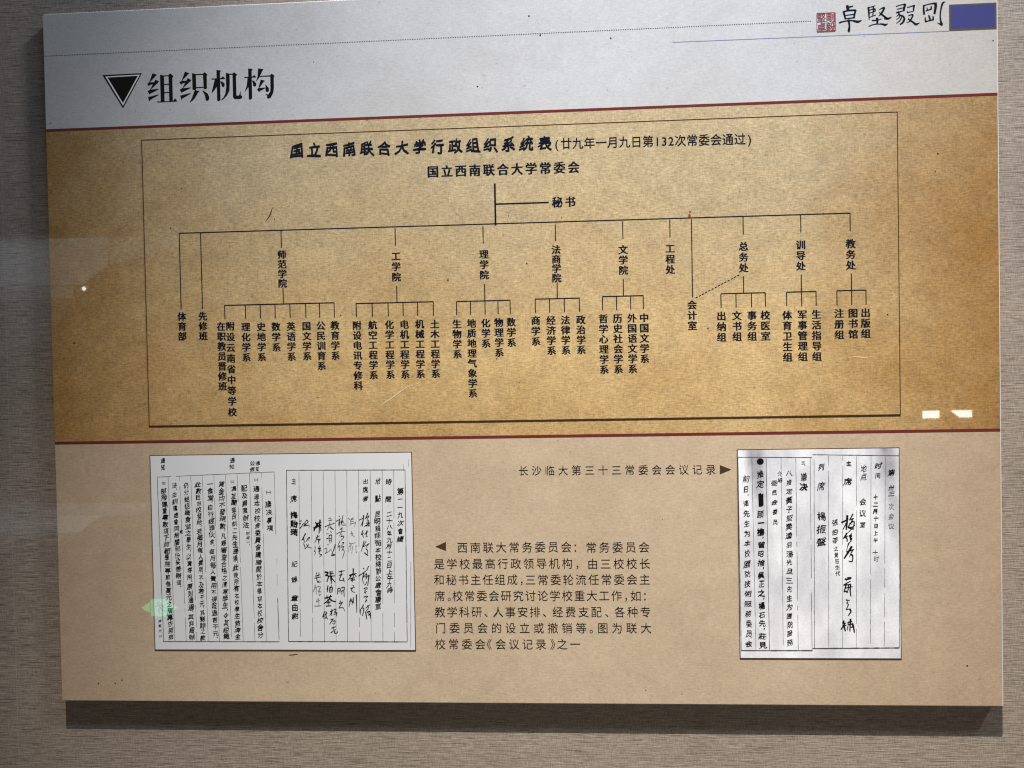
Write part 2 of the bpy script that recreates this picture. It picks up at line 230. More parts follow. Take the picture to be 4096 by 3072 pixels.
HAIR=[(299.0,639.07),(295.88,630.45),(292.43,625.09),(289.23,621.53)]
BLOTS=[[(914.82,305.02),(913.96,302.63),(911.77,301.19),(909.1,301.23),(906.96,302.74),(906.18,305.15),(907.07,307.53),(909.27,308.96),(911.94,308.89),(914.06,307.36)],[(907.47,264.46),(910.32,265.79),(911.62,264.08),(913.63,265.42),(913.77,250.51),(911.75,248.83),(907.76,248.52)]]
SCUFFS=[[(428.94,379.66),(441.39,387.27),(453.84,395.73),(468.04,405.02),(485.61,410.24)],[(696.98,407.33),(699.56,408.99),(702.14,410.65),(704.72,412.31),(707.28,413.46)],[(1018.1,431.79),(1026.83,433.11),(1035.53,432.19),(1042.79,432.34),(1048.59,432.67)]]
RED_MARK=(827.82,612.75)
DASH=(312.5,61.21)
VEILS=[(1.25,[(-3971.0,1548.0),(-3252.0,1545.0),(-3263.0,1179.0),(-3982.0,1185.0)]),(0.85,[(-3250.0,1545.0),(-2765.0,1545.0),(-2792.0,1327.0),(-2998.0,1178.0),(-3261.0,1178.0)]),(0.5,[(-2763.0,1545.0),(-2511.0,1545.0),(-2528.0,1378.0),(-2779.0,1327.0)]),(0.22,[(-2509.0,1545.0),(-2153.0,1546.0),(-2265.0,1468.0),(-2524.0,1378.0)]),(0.65,[(-3983.0,1177.0),(-3060.0,1171.0),(-3083.0,1080.0),(-3986.0,1052.0)]),(0.22,[(-3987.0,1046.0),(-3087.0,1074.0),(-3276.0,750.0),(-4003.0,528.0)]),(0.45,[(-4037.0,-535.0),(-2500.0,-541.0),(-2583.0,-642.0),(-4040.0,-639.0)]),(0.9,[(-4040.0,-643.0),(-2888.0,-636.0),(-3013.0,-724.0),(-3096.0,-777.0),(-4045.0,-786.0)]),(0.28,[(-4045.0,-794.0),(-3117.0,-785.0),(-3324.0,-871.0),(-4050.0,-926.0)])]
SIGNATURE_STROKES=[('r',[(1.75,[(1015.51,236.69),(1015.23,230.59),(1014.06,219.11)]),(1.31,[(1008.7,228.13),(1012.78,230.25),(1016.66,232.73)]),(0.88,[(1014.15,227.37),(1012.36,223.43),(1009.87,219.5)]),(1.09,[(1022.31,238.57),(1020.53,235.21),(1018.25,231.64)]),(0.73,[(1018.04,231.29),(1021.2,232.7),(1023.65,233.39)]),(1.09,[(1022.03,232.69),(1019.74,227.68),(1016.19,222.69)]),(1.02,[(1016.19,222.69),(1020.38,221.94),(1024.6,224.64)]),(1.09,[(1020.45,228.76),(1023.95,228.73),(1022.47,221.92),(1021.05,219.78)]),(0.58,[(1017.99,227.34),(1021.12,225.88)]),(1.02,[(1016.54,221.97),(1020.36,220.14),(1023.5,220.12)]),(0.58,[(1020.0,219.43),(1017.53,216.93),(1015.06,214.8)])]),('r',[(1.17,[(1014.71,214.8),(1012.57,211.22),(1010.44,208.36)]),(0.73,[(1010.79,208.72),(1014.67,211.21),(1016.41,210.84)]),(1.31,[(1013.26,210.14),(1014.98,207.61),(1014.94,204.38)]),(1.02,[(1017.46,211.19),(1019.58,212.97),(1020.64,214.4)]),(0.66,[(1017.8,209.75),(1021.31,211.17)]),(1.17,[(1019.92,212.61),(1019.18,208.31),(1019.84,204.71)]),(0.88,[(1018.47,207.59),(1020.92,208.3),(1019.14,204.72)]),(0.66,[(1018.78,204.36),(1017.36,202.21),(1016.63,199.7)])]),('r',[(0.66,[(1016.67,202.58),(1015.21,197.56),(1014.1,191.81)]),(1.75,[(1020.46,198.24),(1016.55,191.8),(1011.21,183.56)]),(1.02,[(1014.44,191.45),(1019.01,193.22),(1022.87,194.64)]),(0.88,[(1022.52,194.5),(1019.68,190.35),(1017.87,185.32)]),(1.31,[(1019.65,188.19),(1021.52,186.74),(1021.31,180.28)]),(0.88,[(1021.31,179.92),(1018.86,179.57),(1016.77,180.3)])]),('r',[(1.55,[(1012.39,158.09),(1014.03,156.38)]),(2.07,[(1015.29,158.51),(1019.44,159.34)]),(1.04,[(1013.62,157.24),(1018.6,158.07)]),(0.95,[(1010.23,150.01),(1014.4,152.98),(1018.57,155.09)]),(1.12,[(1013.57,152.55),(1011.84,146.17),(1010.55,141.91)]),(0.78,[(1014.37,150.42),(1018.94,151.69)]),(0.86,[(1016.04,151.27),(1015.55,144.46),(1013.44,140.63)]),(0.78,[(1011.84,146.17),(1016.41,147.44),(1021.39,148.27)]),(1.21,[(1018.52,151.26),(1018.02,143.6),(1018.77,136.36)]),(0.95,[(1010.55,141.91),(1013.46,142.76),(1015.1,141.05)])]),('r',[(0.95,[(1012.92,131.68),(1015.82,131.25),(1017.05,130.83)]),(0.86,[(1014.97,129.55),(1013.71,127.85),(1015.35,126.57)]),(0.86,[(1015.76,126.14),(1014.48,123.16),(1012.79,119.75)]),(0.78,[(1012.79,119.75),(1018.18,120.6)]),(1.21,[(1017.35,120.17),(1018.56,117.19),(1015.19,112.08)])]),('r',[(1.21,[(1010.14,105.68),(1008.45,102.7),(1011.77,103.12)]),(1.12,[(1011.35,102.7),(1007.98,97.58),(1006.28,94.59)]),(0.95,[(1008.42,100.14),(1012.56,99.71)]),(1.38,[(1010.06,98.43),(1011.65,92.89)]),(1.04,[(1014.67,102.7),(1016.76,104.4),(1020.07,104.83)]),(1.3,[(1018.04,107.81),(1017.55,100.99),(1017.04,92.89)]),(0.86,[(1014.64,100.57),(1020.04,101.85)]),(1.64,[(1020.05,102.27),(1021.65,97.58),(1022.41,91.19)]),(1.04,[(1018.75,97.58),(1022.07,98.44)]),(0.86,[(1014.62,98.43),(1014.16,94.17)])]),('m',[(1.0,[(408.82,241.85),(407.98,235.09),(406.8,227.99)]),(0.6,[(402.87,235.81),(406.33,237.47),(408.74,238.47)]),(0.53,[(407.63,234.42),(405.83,230.37),(404.41,228.01)]),(0.86,[(414.35,244.85),(412.54,240.47),(410.77,237.44)]),(0.53,[(410.77,237.78),(413.55,239.79),(415.99,241.8)]),(0.6,[(415.63,241.12),(413.48,236.4),(413.09,234.38)]),(0.93,[(414.82,235.38),(414.34,228.95)]),(0.6,[(409.53,227.63),(413.68,230.31),(417.83,232.65)]),(0.66,[(412.01,231.68),(415.78,232.33),(415.35,228.27)]),(0.53,[(410.22,228.31),(413.64,228.28),(417.05,228.26)])]),('m',[(0.73,[(407.7,222.57),(406.27,219.53),(405.05,216.83)]),(0.53,[(405.53,217.16),(409.0,219.51)]),(0.73,[(407.26,218.17),(407.2,215.46),(408.53,213.42)]),(0.6,[(413.17,222.53),(411.04,218.82),(409.63,216.8)]),(0.46,[(410.68,218.15),(414.16,221.17)]),(0.6,[(412.42,219.49),(411.66,216.11),(411.28,214.08)]),(0.53,[(412.31,214.41),(413.7,215.42)])]),('m',[(0.73,[(408.77,209.01),(406.92,202.59),(405.05,195.48)]),(0.6,[(411.15,208.32),(408.66,203.93),(406.89,201.23)]),(0.6,[(406.55,201.24),(411.04,203.24),(415.54,206.06)]),(0.53,[(415.19,205.59),(412.03,201.88),(410.93,198.5)]),(0.73,[(411.27,198.5),(412.94,196.46),(412.47,191.04)]),(0.86,[(408.77,193.77),(411.12,191.72),(413.48,190.02)])]),('m',[(1.0,[(407.13,173.72),(407.96,172.87)]),(0.66,[(414.02,176.23),(411.37,172.43)]),(0.66,[(400.49,163.57),(406.13,167.37),(413.08,172.42)]),(0.75,[(407.86,168.21),(405.53,159.74),(407.11,153.8)]),(0.66,[(406.0,161.43),(410.39,166.5)]),(0.91,[(410.4,166.93),(411.59,163.11),(409.81,159.72)]),(0.66,[(408.58,162.27),(414.18,164.37)]),(1.08,[(414.19,164.79),(413.21,158.86),(412.18,151.24)]),(0.66,[(411.02,156.33),(409.66,152.94),(407.5,152.1)])]),('m',[(0.75,[(406.96,147.01),(409.13,148.28),(411.69,148.27),(410.36,146.16)]),(0.75,[(409.08,146.16),(408.17,143.62),(409.4,141.07)]),(0.5,[(407.28,141.92),(411.17,144.03)]),(0.75,[(406.73,136.41),(409.75,137.67),(412.3,137.25)]),(0.58,[(411.88,137.25),(408.83,134.71)]),(0.91,[(410.5,133.01),(408.3,130.04)])]),('m',[(0.83,[(406.08,126.65),(403.85,122.41),(401.22,119.44)]),(0.75,[(402.08,119.86),(401.52,113.92)]),(1.0,[(405.56,122.4),(406.36,119.86),(404.48,112.22)]),(0.66,[(409.41,122.4),(412.03,124.94),(414.63,126.64)]),(0.66,[(411.62,125.79),(412.4,122.4),(408.44,117.31)]),(1.0,[(408.85,116.46),(409.95,107.97)]),(1.0,[(410.99,116.46),(414.01,117.73),(415.1,108.82)]),(0.66,[(411.81,114.76),(414.35,113.91),(412.19,112.64)])]),('m',[(0.8,[(324.71,234.87),(327.83,235.53)]),(0.93,[(324.63,231.47),(326.71,232.13)]),(0.8,[(325.18,225.68),(327.67,228.73),(329.11,231.44)]),(0.53,[(329.11,231.1),(331.91,233.12),(334.05,236.16)]),(0.73,[(333.72,236.5),(336.08,234.44),(331.83,229.72)]),(0.6,[(331.13,229.04),(333.89,229.36),(337.35,229.68),(336.92,226.28)]),(0.8,[(332.57,231.75),(329.73,228.37)])]),('m',[(0.93,[(332.26,218.83),(330.46,215.44),(327.24,210.36)]),(0.6,[(327.24,210.7),(330.76,213.4)]),(0.66,[(328.66,212.05),(330.66,209.32),(329.55,205.92)]),(0.53,[(336.63,214.04),(334.14,210.66),(332.35,207.94)]),(0.53,[(334.53,212.35),(338.01,214.03),(335.14,209.29)]),(0.66,[(329.87,204.9),(331.17,201.83),(331.11,199.1)]),(0.53,[(331.11,199.1),(334.64,202.49),(336.77,205.2)]),(0.6,[(333.67,205.21),(335.64,201.12),(340.45,200.41)])]),('m',[(1.33,[(351.96,236.36),(351.18,232.29),(350.19,219.39)]),(1.19,[(346.34,231.31),(353.27,233.3)]),(1.73,[(343.45,225.55),(348.33,228.24),(353.18,229.56)]),(1.46,[(348.4,230.95),(345.19,226.22),(343.37,222.16)]),(0.93,[(351.08,228.22),(352.74,225.49),(352.32,222.09)]),(0.93,[(346.05,233.69),(346.35,231.65)])]),('m',[(0.73,[(348.07,217.03),(347.66,213.97),(344.05,206.85)]),(0.6,[(345.92,213.3),(350.8,215.99)]),(0.66,[(347.25,211.25),(352.08,211.9)]),(0.73,[(349.3,210.56),(349.52,205.12)]),(0.53,[(351.38,211.23),(348.55,207.85)])]),('m',[(0.53,[(344.29,202.43),(344.91,199.71),(343.11,196.32)]),(0.6,[(343.1,195.98),(344.8,194.95),(343.67,190.87)]),(0.46,[(351.2,203.41),(348.36,199.69)]),(0.66,[(348.34,199.01),(351.81,200.35),(350.36,196.96)]),(0.66,[(348.95,195.6),(352.42,196.95)]),(0.66,[(350.42,199.68),(349.92,192.88),(352.99,191.5),(350.17,188.8)])]),('m',[(0.46,[(363.01,238.31),(366.45,238.63),(365.69,235.58)]),(0.4,[(362.94,235.6),(367.76,235.9)]),(0.6,[(357.95,227.49),(362.8,229.49),(371.8,232.48)]),(0.53,[(364.61,233.55),(363.46,228.13),(360.95,223.39)]),(0.86,[(364.82,227.44),(366.83,225.39),(369.2,223.68)])]),('m',[(0.33,[(359.11,218.31),(363.24,218.62)]),(0.53,[(365.37,221.67),(366.7,219.62)]),(0.8,[(359.65,211.86),(362.43,213.2)]),(0.66,[(363.16,215.23),(363.3,206.4)]),(0.8,[(363.18,215.91),(366.63,216.57),(365.72,207.06)]),(0.46,[(363.79,212.51),(365.86,212.84)]),(0.46,[(363.73,209.79),(365.8,210.46)]),(0.93,[(361.2,204.71),(361.87,204.03)])]),('m',[(0.53,[(356.94,198.96),(360.04,198.94),(357.83,192.84)]),(0.46,[(357.49,192.84),(362.02,195.53)]),(0.33,[(362.71,195.53),(364.83,198.24),(366.15,195.51)]),(0.8,[(371.17,204.99),(368.96,198.21),(365.68,190.08)]),(0.73,[(365.68,190.08),(368.79,190.74),(371.21,191.41)]),(0.6,[(367.44,192.11),(370.18,191.42)])]),('m',[(0.73,[(376.8,240.92),(377.47,240.23)]),(0.6,[(372.88,234.51),(376.0,236.18),(378.07,236.84)]),(0.66,[(378.11,238.19),(376.63,233.46),(375.85,229.4)]),(0.73,[(377.33,234.13),(377.17,227.35)]),(0.6,[(381.97,242.23),(380.82,236.82),(378.67,232.77)]),(0.46,[(378.67,232.77),(382.81,234.09)]),(0.66,[(381.13,235.46),(379.98,230.04),(385.8,229.66)]),(0.53,[(382.44,232.74),(383.44,231.37)])]),('m',[(0.53,[(380.92,226.31),(377.78,223.96),(381.23,224.61)]),(0.46,[(372.84,217.88),(377.7,220.56),(384.58,221.53)]),(0.53,[(380.51,223.26),(378.34,218.52),(376.91,215.82)]),(0.6,[(378.25,214.45),(382.39,215.44),(381.29,212.4),(378.49,210.04)]),(0.46,[(380.04,217.83),(379.3,215.13)])]),('m',[(0.46,[(377.44,209.03),(374.93,204.29),(374.14,199.54)]),(0.53,[(374.53,201.58),(377.99,202.92)]),(0.66,[(375.95,203.61),(376.46,196.14)]),(0.53,[(379.79,206.64),(382.54,206.96),(378.66,202.23)]),(0.53,[(377.94,200.88),(382.78,202.21)]),(0.53,[(382.09,202.22),(380.28,198.15),(379.22,196.8)]),(0.6,[(381.31,198.15),(382.61,194.75),(380.03,186.95)])]),('l',[(0.66,[(388.73,238.45),(390.75,236.74)]),(0.53,[(395.25,239.08),(391.76,236.06),(390.9,227.93)]),(0.46,[(392.1,236.05),(395.9,237.38)]),(0.4,[(392.05,233.68),(396.18,234.67)]),(0.46,[(391.65,230.97),(395.78,231.96),(398.55,233.29),(396.36,227.21)])]),('l',[(0.46,[(393.15,221.81),(391.35,217.76)]),(0.46,[(392.05,218.43),(394.12,219.1),(392.33,215.72)]),(0.46,[(393.05,217.07),(396.75,214.0)])]),('l',[(0.6,[(389.39,206.58),(391.08,205.56)]),(0.33,[(389.69,204.89),(397.95,206.87)]),(0.46,[(388.59,201.5),(392.42,204.19)]),(0.4,[(388.91,200.82),(388.08,194.04)]),(0.4,[(391.34,202.16),(390.88,196.74)]),(0.46,[(393.74,202.15),(392.16,192.66)]),(0.4,[(397.18,202.81),(399.22,202.12)]),(0.4,[(397.83,201.45),(398.01,193.99),(399.07,195.34)])]),('m',[(0.7,[(344.12,163.66),(350.36,165.68)]),(0.7,[(345.77,168.25),(346.16,162.63)]),(0.6,[(348.89,168.75),(348.25,163.65)]),(0.7,[(343.02,161.11),(351.33,162.62)]),(0.7,[(345.61,161.1),(346.55,157.01),(349.15,158.03)]),(0.5,[(346.51,155.48),(351.7,156.49)])]),('l',[(0.7,[(343.85,152.42),(341.62,145.27),(340.55,143.74)]),(0.5,[(343.76,148.33),(347.42,150.37)]),(0.6,[(344.79,148.33),(344.6,140.15)]),(0.6,[(347.42,150.37),(350.5,149.34),(347.82,145.26)]),(0.6,[(347.28,144.24),(351.39,143.21)]),(0.6,[(348.9,147.3),(348.2,139.12),(350.81,140.14)])]),('l',[(0.5,[(346.01,134.02),(344.36,129.93)]),(0.6,[(344.38,130.44),(349.59,132.48)]),(0.6,[(347.59,135.04),(347.84,123.79)]),(0.6,[(342.17,124.82),(350.98,125.32)])]),('m',[(1.39,[(356.63,168.72),(360.75,168.2),(358.09,164.64)]),(1.2,[(357.05,164.64),(361.16,163.6),(358.93,156.47)]),(0.9,[(362.84,169.21),(366.96,169.2)]),(0.9,[(362.78,166.66),(367.95,167.15)]),(0.9,[(362.19,163.6),(369.94,164.08)]),(0.9,[(363.35,169.21),(364.11,157.47)]),(1.0,[(365.26,162.57),(364.54,153.39)]),(0.9,[(365.73,160.53),(369.75,155.92)])]),('m',[(1.0,[(360.36,151.36),(358.7,146.25)]),(1.0,[(359.78,148.29),(359.14,143.19)]),(0.7,[(365.01,151.34),(362.36,148.29)]),(0.9,[(362.36,148.29),(365.98,148.79),(365.33,143.17)]),(0.8,[(362.36,148.29),(362.24,143.18),(365.34,143.38)]),(0.6,[(362.5,145.73),(365.4,146.03)])]),('m',[(1.1,[(355.85,135.02),(365.21,137.56)]),(1.0,[(358.51,138.08),(358.93,133.99)]),(0.9,[(363.18,139.09),(362.03,133.99)]),(1.1,[(362.04,134.5),(358.34,130.93),(354.14,127.87)]),(1.2,[(361.53,135.01),(365.08,131.94),(370.2,130.4)]),(0.8,[(358.3,128.88),(363.49,130.41)]),(0.9,[(360.94,131.44),(360.78,124.79)]),(1.0,[(357.17,124.8),(363.89,125.3)])]),('m',[(0.8,[(374.69,169.17),(382.45,170.67)]),(0.8,[(378.33,170.68),(377.68,164.57)]),(0.7,[(375.1,164.58),(380.3,166.6)]),(0.7,[(378.22,165.58),(375.48,158.45),(381.66,158.44)]),(0.9,[(380.69,160.99),(381.6,155.89)])]),('m',[(0.8,[(373.16,147.24),(372.48,140.1)]),(0.8,[(373.16,147.24),(376.27,147.74),(375.62,142.13)]),(0.6,[(373.61,144.18),(375.68,144.68)]),(0.8,[(377.82,148.25),(381.97,149.26),(380.82,144.16)]),(0.7,[(377.22,144.17),(381.9,146.2)]),(0.6,[(378.78,145.18),(377.64,140.08)]),(0.9,[(380.82,144.16),(381.17,137.02)])]),('m',[(0.6,[(376.42,131.92),(374.81,128.86)]),(0.7,[(374.27,127.84),(379.48,130.39)]),(0.7,[(378.43,129.37),(373.62,122.23)]),(0.6,[(373.62,122.23),(379.31,122.73),(381.26,118.13)])]),('m',[(1.29,[(393.82,173.17),(393.58,162.47)]),(1.1,[(388.49,164.53),(397.8,167.04)]),(0.9,[(392.65,166.55),(386.81,158.42)]),(0.8,[(394.7,166.54),(397.69,162.46)]),(0.9,[(389.94,160.45),(395.62,161.45)]),(0.9,[(390.41,158.41),(396.07,158.9)]),(1.0,[(392.53,161.46),(391.89,155.86)])]),('m',[(0.8,[(392.83,151.78),(393.82,150.24)]),(0.7,[(389.65,147.71),(395.34,149.22)]),(0.7,[(392.76,148.72),(390.62,145.16),(395.18,142.09)])]),('m',[(0.7,[(389.88,134.96),(387.05,123.74)]),(0.6,[(387.73,130.88),(391.91,133.94)]),(0.8,[(389.81,131.9),(393.86,128.83)]),(0.7,[(391.87,131.9),(391.24,126.8)]),(0.7,[(393.5,135.97),(392.83,128.84)]),(0.9,[(397.18,139.53),(397.18,116.59)])]),('m',[(0.8,[(362.17,117.64),(366.85,119.17)]),(0.9,[(364.82,120.7),(364.12,112.53)]),(0.7,[(364.21,116.61),(361.53,112.53)]),(0.8,[(367.4,120.7),(370.48,120.19),(367.83,117.12)]),(0.8,[(367.82,116.61),(371.42,116.1),(369.77,111.5)]),(0.6,[(366.73,114.06),(370.88,115.08)])]),('m',[(0.6,[(362.45,107.41),(367.64,108.44)]),(0.8,[(365.55,107.41),(361.28,101.28)]),(0.7,[(365.49,104.86),(368.61,105.88),(367.48,101.79),(364.91,102.3)])]),('m',[(0.7,[(363.74,96.16),(369.47,98.21)]),(0.7,[(366.37,98.21),(365.74,93.1)]),(0.8,[(362.57,90.03),(366.25,93.1)]),(0.8,[(368.35,94.63),(367.21,90.03),(370.83,90.03),(371.39,92.08)])]),('m',[(0.8,[(354.94,117.64),(352.73,111.51),(351.68,111.0)]),(0.8,[(353.83,114.58),(353.69,108.44)]),(0.7,[(355.36,113.55),(358.52,116.11)]),(0.9,[(357.0,117.64),(356.86,111.51),(358.85,107.93)]),(0.6,[(355.76,108.44),(356.89,112.53)])])]

# ------------------------------------------------------------------ materials
def nt(m):
    m.use_nodes = True
    t = m.node_tree
    return t, t.nodes['Principled BSDF'], t.nodes, t.links

def coat(b, w=1.0, r=0.02):  # clear gloss, mirrors in place of a glass pane in front
    b.inputs['Coat Weight'].default_value = w
    b.inputs['Coat Roughness'].default_value = r
    b.inputs['Coat IOR'].default_value = 1.5

def plain(name, col, rough=0.55, cw=1.0):
    m = bpy.data.materials.new(name)
    t, b, N, L = nt(m)
    b.inputs['Base Color'].default_value = (*col, 1)
    b.inputs['Roughness'].default_value = rough
    b.inputs['Specular IOR Level'].default_value = 0.0
    if cw: coat(b, cw)
    return m

def glow(name, col, s):
    m = bpy.data.materials.new(name)
    t, b, N, L = nt(m)
    b.inputs['Base Color'].default_value = (0.02, 0.02, 0.02, 1)
    b.inputs['Emission Color'].default_value = (*col, 1)
    b.inputs['Emission Strength'].default_value = s
    return m

class G:
    """small helper round a node tree"""
    def __init__(s, m):
        s.t, s.b, s.N, s.L = nt(m)
        s.co = s.N.new('ShaderNodeTexCoord').outputs['Object']
    def noise(s, sc, detail=3, rough=0.5, off=(0, 0, 0), dist=0.0):
        mp = s.N.new('ShaderNodeMapping')
        mp.inputs['Scale'].default_value = sc
        mp.inputs['Location'].default_value = off
        s.L.new(s.co, mp.inputs['Vector'])
        n = s.N.new('ShaderNodeTexNoise')
        n.inputs['Scale'].default_value = 1.0
        n.inputs['Detail'].default_value = detail
        n.inputs['Roughness'].default_value = rough
        n.inputs['Distortion'].default_value = dist
        s.L.new(mp.outputs[0], n.inputs['Vector'])
        return n.outputs['Fac']
    def rng(s, v, a, b, c, d):
        n = s.N.new('ShaderNodeMapRange')
        n.inputs[1].default_value, n.inputs[2].default_value, n.inputs[3].default_value, n.inputs[4].default_value = a, b, c, d
        s.L.new(v, n.inputs[0])
        return n.outputs[0]
    def math(s, op, a, b=None):
        n = s.N.new('ShaderNodeMath')
        n.operation = op
        for i, v in enumerate((a, b)):
            if v is None: continue
            if isinstance(v, (int, float)): n.inputs[i].default_value = v
            else: s.L.new(v, n.inputs[i])
        return n.outputs[0]
    def mix(s, f, a, b, mode='MIX'):
        n = s.N.new('ShaderNodeMix')
        n.data_type, n.blend_type = 'RGBA', mode
        for i, v in ((0, f), (6, a), (7, b)):
            if isinstance(v, (int, float)): n.inputs[i].default_value = v
            elif isinstance(v, tuple): n.inputs[i].default_value = (*v, 1)
            else: s.L.new(v, n.inputs[i])
        return n.outputs[2]
    def scale(s, c, f):
        n = s.N.new('ShaderNodeVectorMath')
        n.operation = 'SCALE'
        s.L.new(c, n.inputs[0])
        s.L.new(f, n.inputs['Scale'])
        return n.outputs[0]
    def sep(s):
        n = s.N.new('ShaderNodeSeparateXYZ')
        s.L.new(s.co, n.inputs[0])
        return n.outputs[0], n.outputs[1], n.outputs[2]
    def bump(s, h, st, d=0.001):
        n = s.N.new('ShaderNodeBump')
        n.inputs['Strength'].default_value = st
        n.inputs['Distance'].default_value = d
        s.L.new(h, n.inputs['Height'])
        s.L.new(n.outputs[0], s.b.inputs['Normal'])

def linen(name, light, dark, edge, edge_amt, thread, blotch=(0.40, 0.64), pink=None, dull=None):
    """old paper printed with a linen weave; the artwork itself browns towards the panel's sides"""
    m = bpy.data.materials.new(name)
    g = G(m)
    x, y, z = g.sep()
    st = g.rng(g.noise((5, 5, 6), 7, 0.62, (3.1, 0, 1.7)), blotch[0], blotch[1], 0, 1)
    c = g.mix(g.math('MULTIPLY', st, 0.75), light, dark)
    if dull:                                           # duller brown towards the head, golden at the foot
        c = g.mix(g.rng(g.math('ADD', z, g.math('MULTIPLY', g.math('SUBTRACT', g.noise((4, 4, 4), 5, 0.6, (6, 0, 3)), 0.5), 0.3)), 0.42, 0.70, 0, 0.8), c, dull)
    d = g.math('ABSOLUTE', g.math('SUBTRACT', x, 0.60))
    wob = g.math('MULTIPLY', g.math('SUBTRACT', g.noise((5, 5, 6), 8, 0.72), 0.5), 0.34)
    e = g.rng(g.math('ADD', d, wob), 0.36, 0.63, 0, edge_amt)
    c = g.mix(e, c, edge)
    if pink:
        p = g.rng(g.noise((3.2, 3, 4.2), 4, 0.6, (9, 0, 2)), 0.52, 0.72, 0, 0.55)
        c = g.mix(p, c, pink)
    c = g.scale(c, g.rng(g.noise((38, 1, 46), 5, 0.65, (2, 0, 9)), 0.33, 0.67, 1 - 0.3 * thread, 1 + 0.3 * thread))
    h1 = g.noise((150, 1, 560), 3, 0.6, dist=0.3)
    h2 = g.noise((520, 1, 150), 3, 0.6, (4, 0, 7), dist=0.25)
    h3 = g.noise((900, 1, 900), 2, 0.5)
    w = g.math('ADD', g.math('MULTIPLY', h1, 0.50), g.math('ADD', g.math('MULTIPLY', h2, 0.28), g.math('MULTIPLY', h3, 0.22)))
    c = g.scale(c, g.rng(w, 0.36, 0.64, 1 - thread, 1 + thread))
    f = g.rng(g.noise((130, 130, 130), 2, 0.5, (1, 5, 2)), 0.69, 0.76, 0, 0.45)
    c = g.mix(f, c, tuple(v * 0.45 for v in dark))
    g.L.new(c, g.b.inputs['Base Color'])
    g.b.inputs['Roughness'].default_value = 0.6
    g.b.inputs['Specular IOR Level'].default_value = 0.05
    coat(g.b)
    return m

def wallpaper():
    m = bpy.data.materials.new('textured_wallpaper')
    g = G(m)
    x, y, z = g.sep()
    a = g.noise((27, 1, 640), 3, 0.55, dist=0.05)
    b = g.noise((70, 1, 1000), 2, 0.5, (5, 0, 3))
    v = g.noise((620, 1, 120), 3, 0.6, (2, 0, 8))
    k = g.noise((900, 1, 900), 2, 0.6)
    big = g.noise((2.2, 1, 9), 3, 0.5, (7, 0, 1))
    h = g.math('ADD', g.math('MULTIPLY', a, 0.48), g.math('ADD', g.math('MULTIPLY', b, 0.28), g.math('ADD', g.math('MULTIPLY', v, 0.16), g.math('MULTIPLY', k, 0.08))))
    c = g.mix(g.rng(g.math('ADD', b, g.math('MULTIPLY', g.math('SUBTRACT', v, 0.5), 0.9)), 0.32, 0.68, 0, 1), (0.205, 0.168, 0.140), (0.345, 0.290, 0.247))
    c = g.mix(g.rng(a, 0.44, 0.33, 0, 0.72), c, (0.085, 0.066, 0.052))
    c = g.mix(g.rng(a, 0.57, 0.69, 0, 0.50), c, (0.46, 0.395, 0.345))
    c = g.scale(c, g.rng(big, 0.3, 0.7, 0.93, 1.07))
    for sx in (-0.075, 0.955):                       # butt joints between lengths of wallpaper
        d = g.math('ABSOLUTE', g.math('SUBTRACT', x, sx))
        c = g.mix(g.rng(d, 0.0002, 0.0008, 0.30, 0), c, (0.42, 0.39, 0.36))
        c = g.scale(c, g.rng(x, sx, sx + 0.0005, 1.0, 1.03))
    g.L.new(c, g.b.inputs['Base Color'])
    g.b.inputs['Roughness'].default_value = 0.5
    g.b.inputs['Specular IOR Level'].default_value = 0.35
    g.bump(h, 0.55, 0.0016)
    coat(g.b, 0.8, 0.06)
    return m

M = {}
M['header'] = linen('pale_linen_paper', (0.44, 0.45, 0.475), (0.39, 0.392, 0.40), (0.44, 0.405, 0.36), 0.8, 0.12)  # sides tinted warmer to offset the strip's blue light
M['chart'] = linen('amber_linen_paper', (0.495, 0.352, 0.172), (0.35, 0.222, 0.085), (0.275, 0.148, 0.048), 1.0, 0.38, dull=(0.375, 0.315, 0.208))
M['lower'] = linen('beige_linen_paper', (0.50, 0.405, 0.295), (0.43, 0.34, 0.24), (0.36, 0.255, 0.175), 0.75, 0.17, pink=(0.49, 0.355, 0.255))
M['wall'] = wallpaper()
M['board'] = plain('white_board_edge', (0.60, 0.60, 0.60), 0.35, 0.3)
M['ink'] = plain('black_ink', (0.006, 0.006, 0.007))
M['navy'] = plain('navy_ink', (0.006, 0.009, 0.018))
M['faded'] = plain('faded_ink', (0.16, 0.16, 0.17))
M['rule_ink'] = plain('ruled_line_ink', (0.075, 0.075, 0.085))
M['red'] = plain('dark_red_ink', (0.128, 0.024, 0.024))
M['brown'] = plain('brown_ink', (0.060, 0.026, 0.014))
M['arrow'] = plain('arrow_brown_ink', (0.060, 0.036, 0.020))
M['blue'] = plain('blue_ink', (0.050, 0.055, 0.175))
M['blue_line'] = plain('blue_line_ink', (0.20, 0.20, 0.38))
M['blue_edge'] = plain('grey_edge_ink', (0.085, 0.075, 0.075))
M['seal'] = plain('seal_red_ink', (0.19, 0.052, 0.068))
M['white'] = plain('white_ink', (0.72, 0.72, 0.72))
M['speck'] = plain('brown_speck', (0.062, 0.026, 0.012))
M['dark_plastic'] = plain('dark_plastic', (0.03, 0.03, 0.03), 0.5, 0)

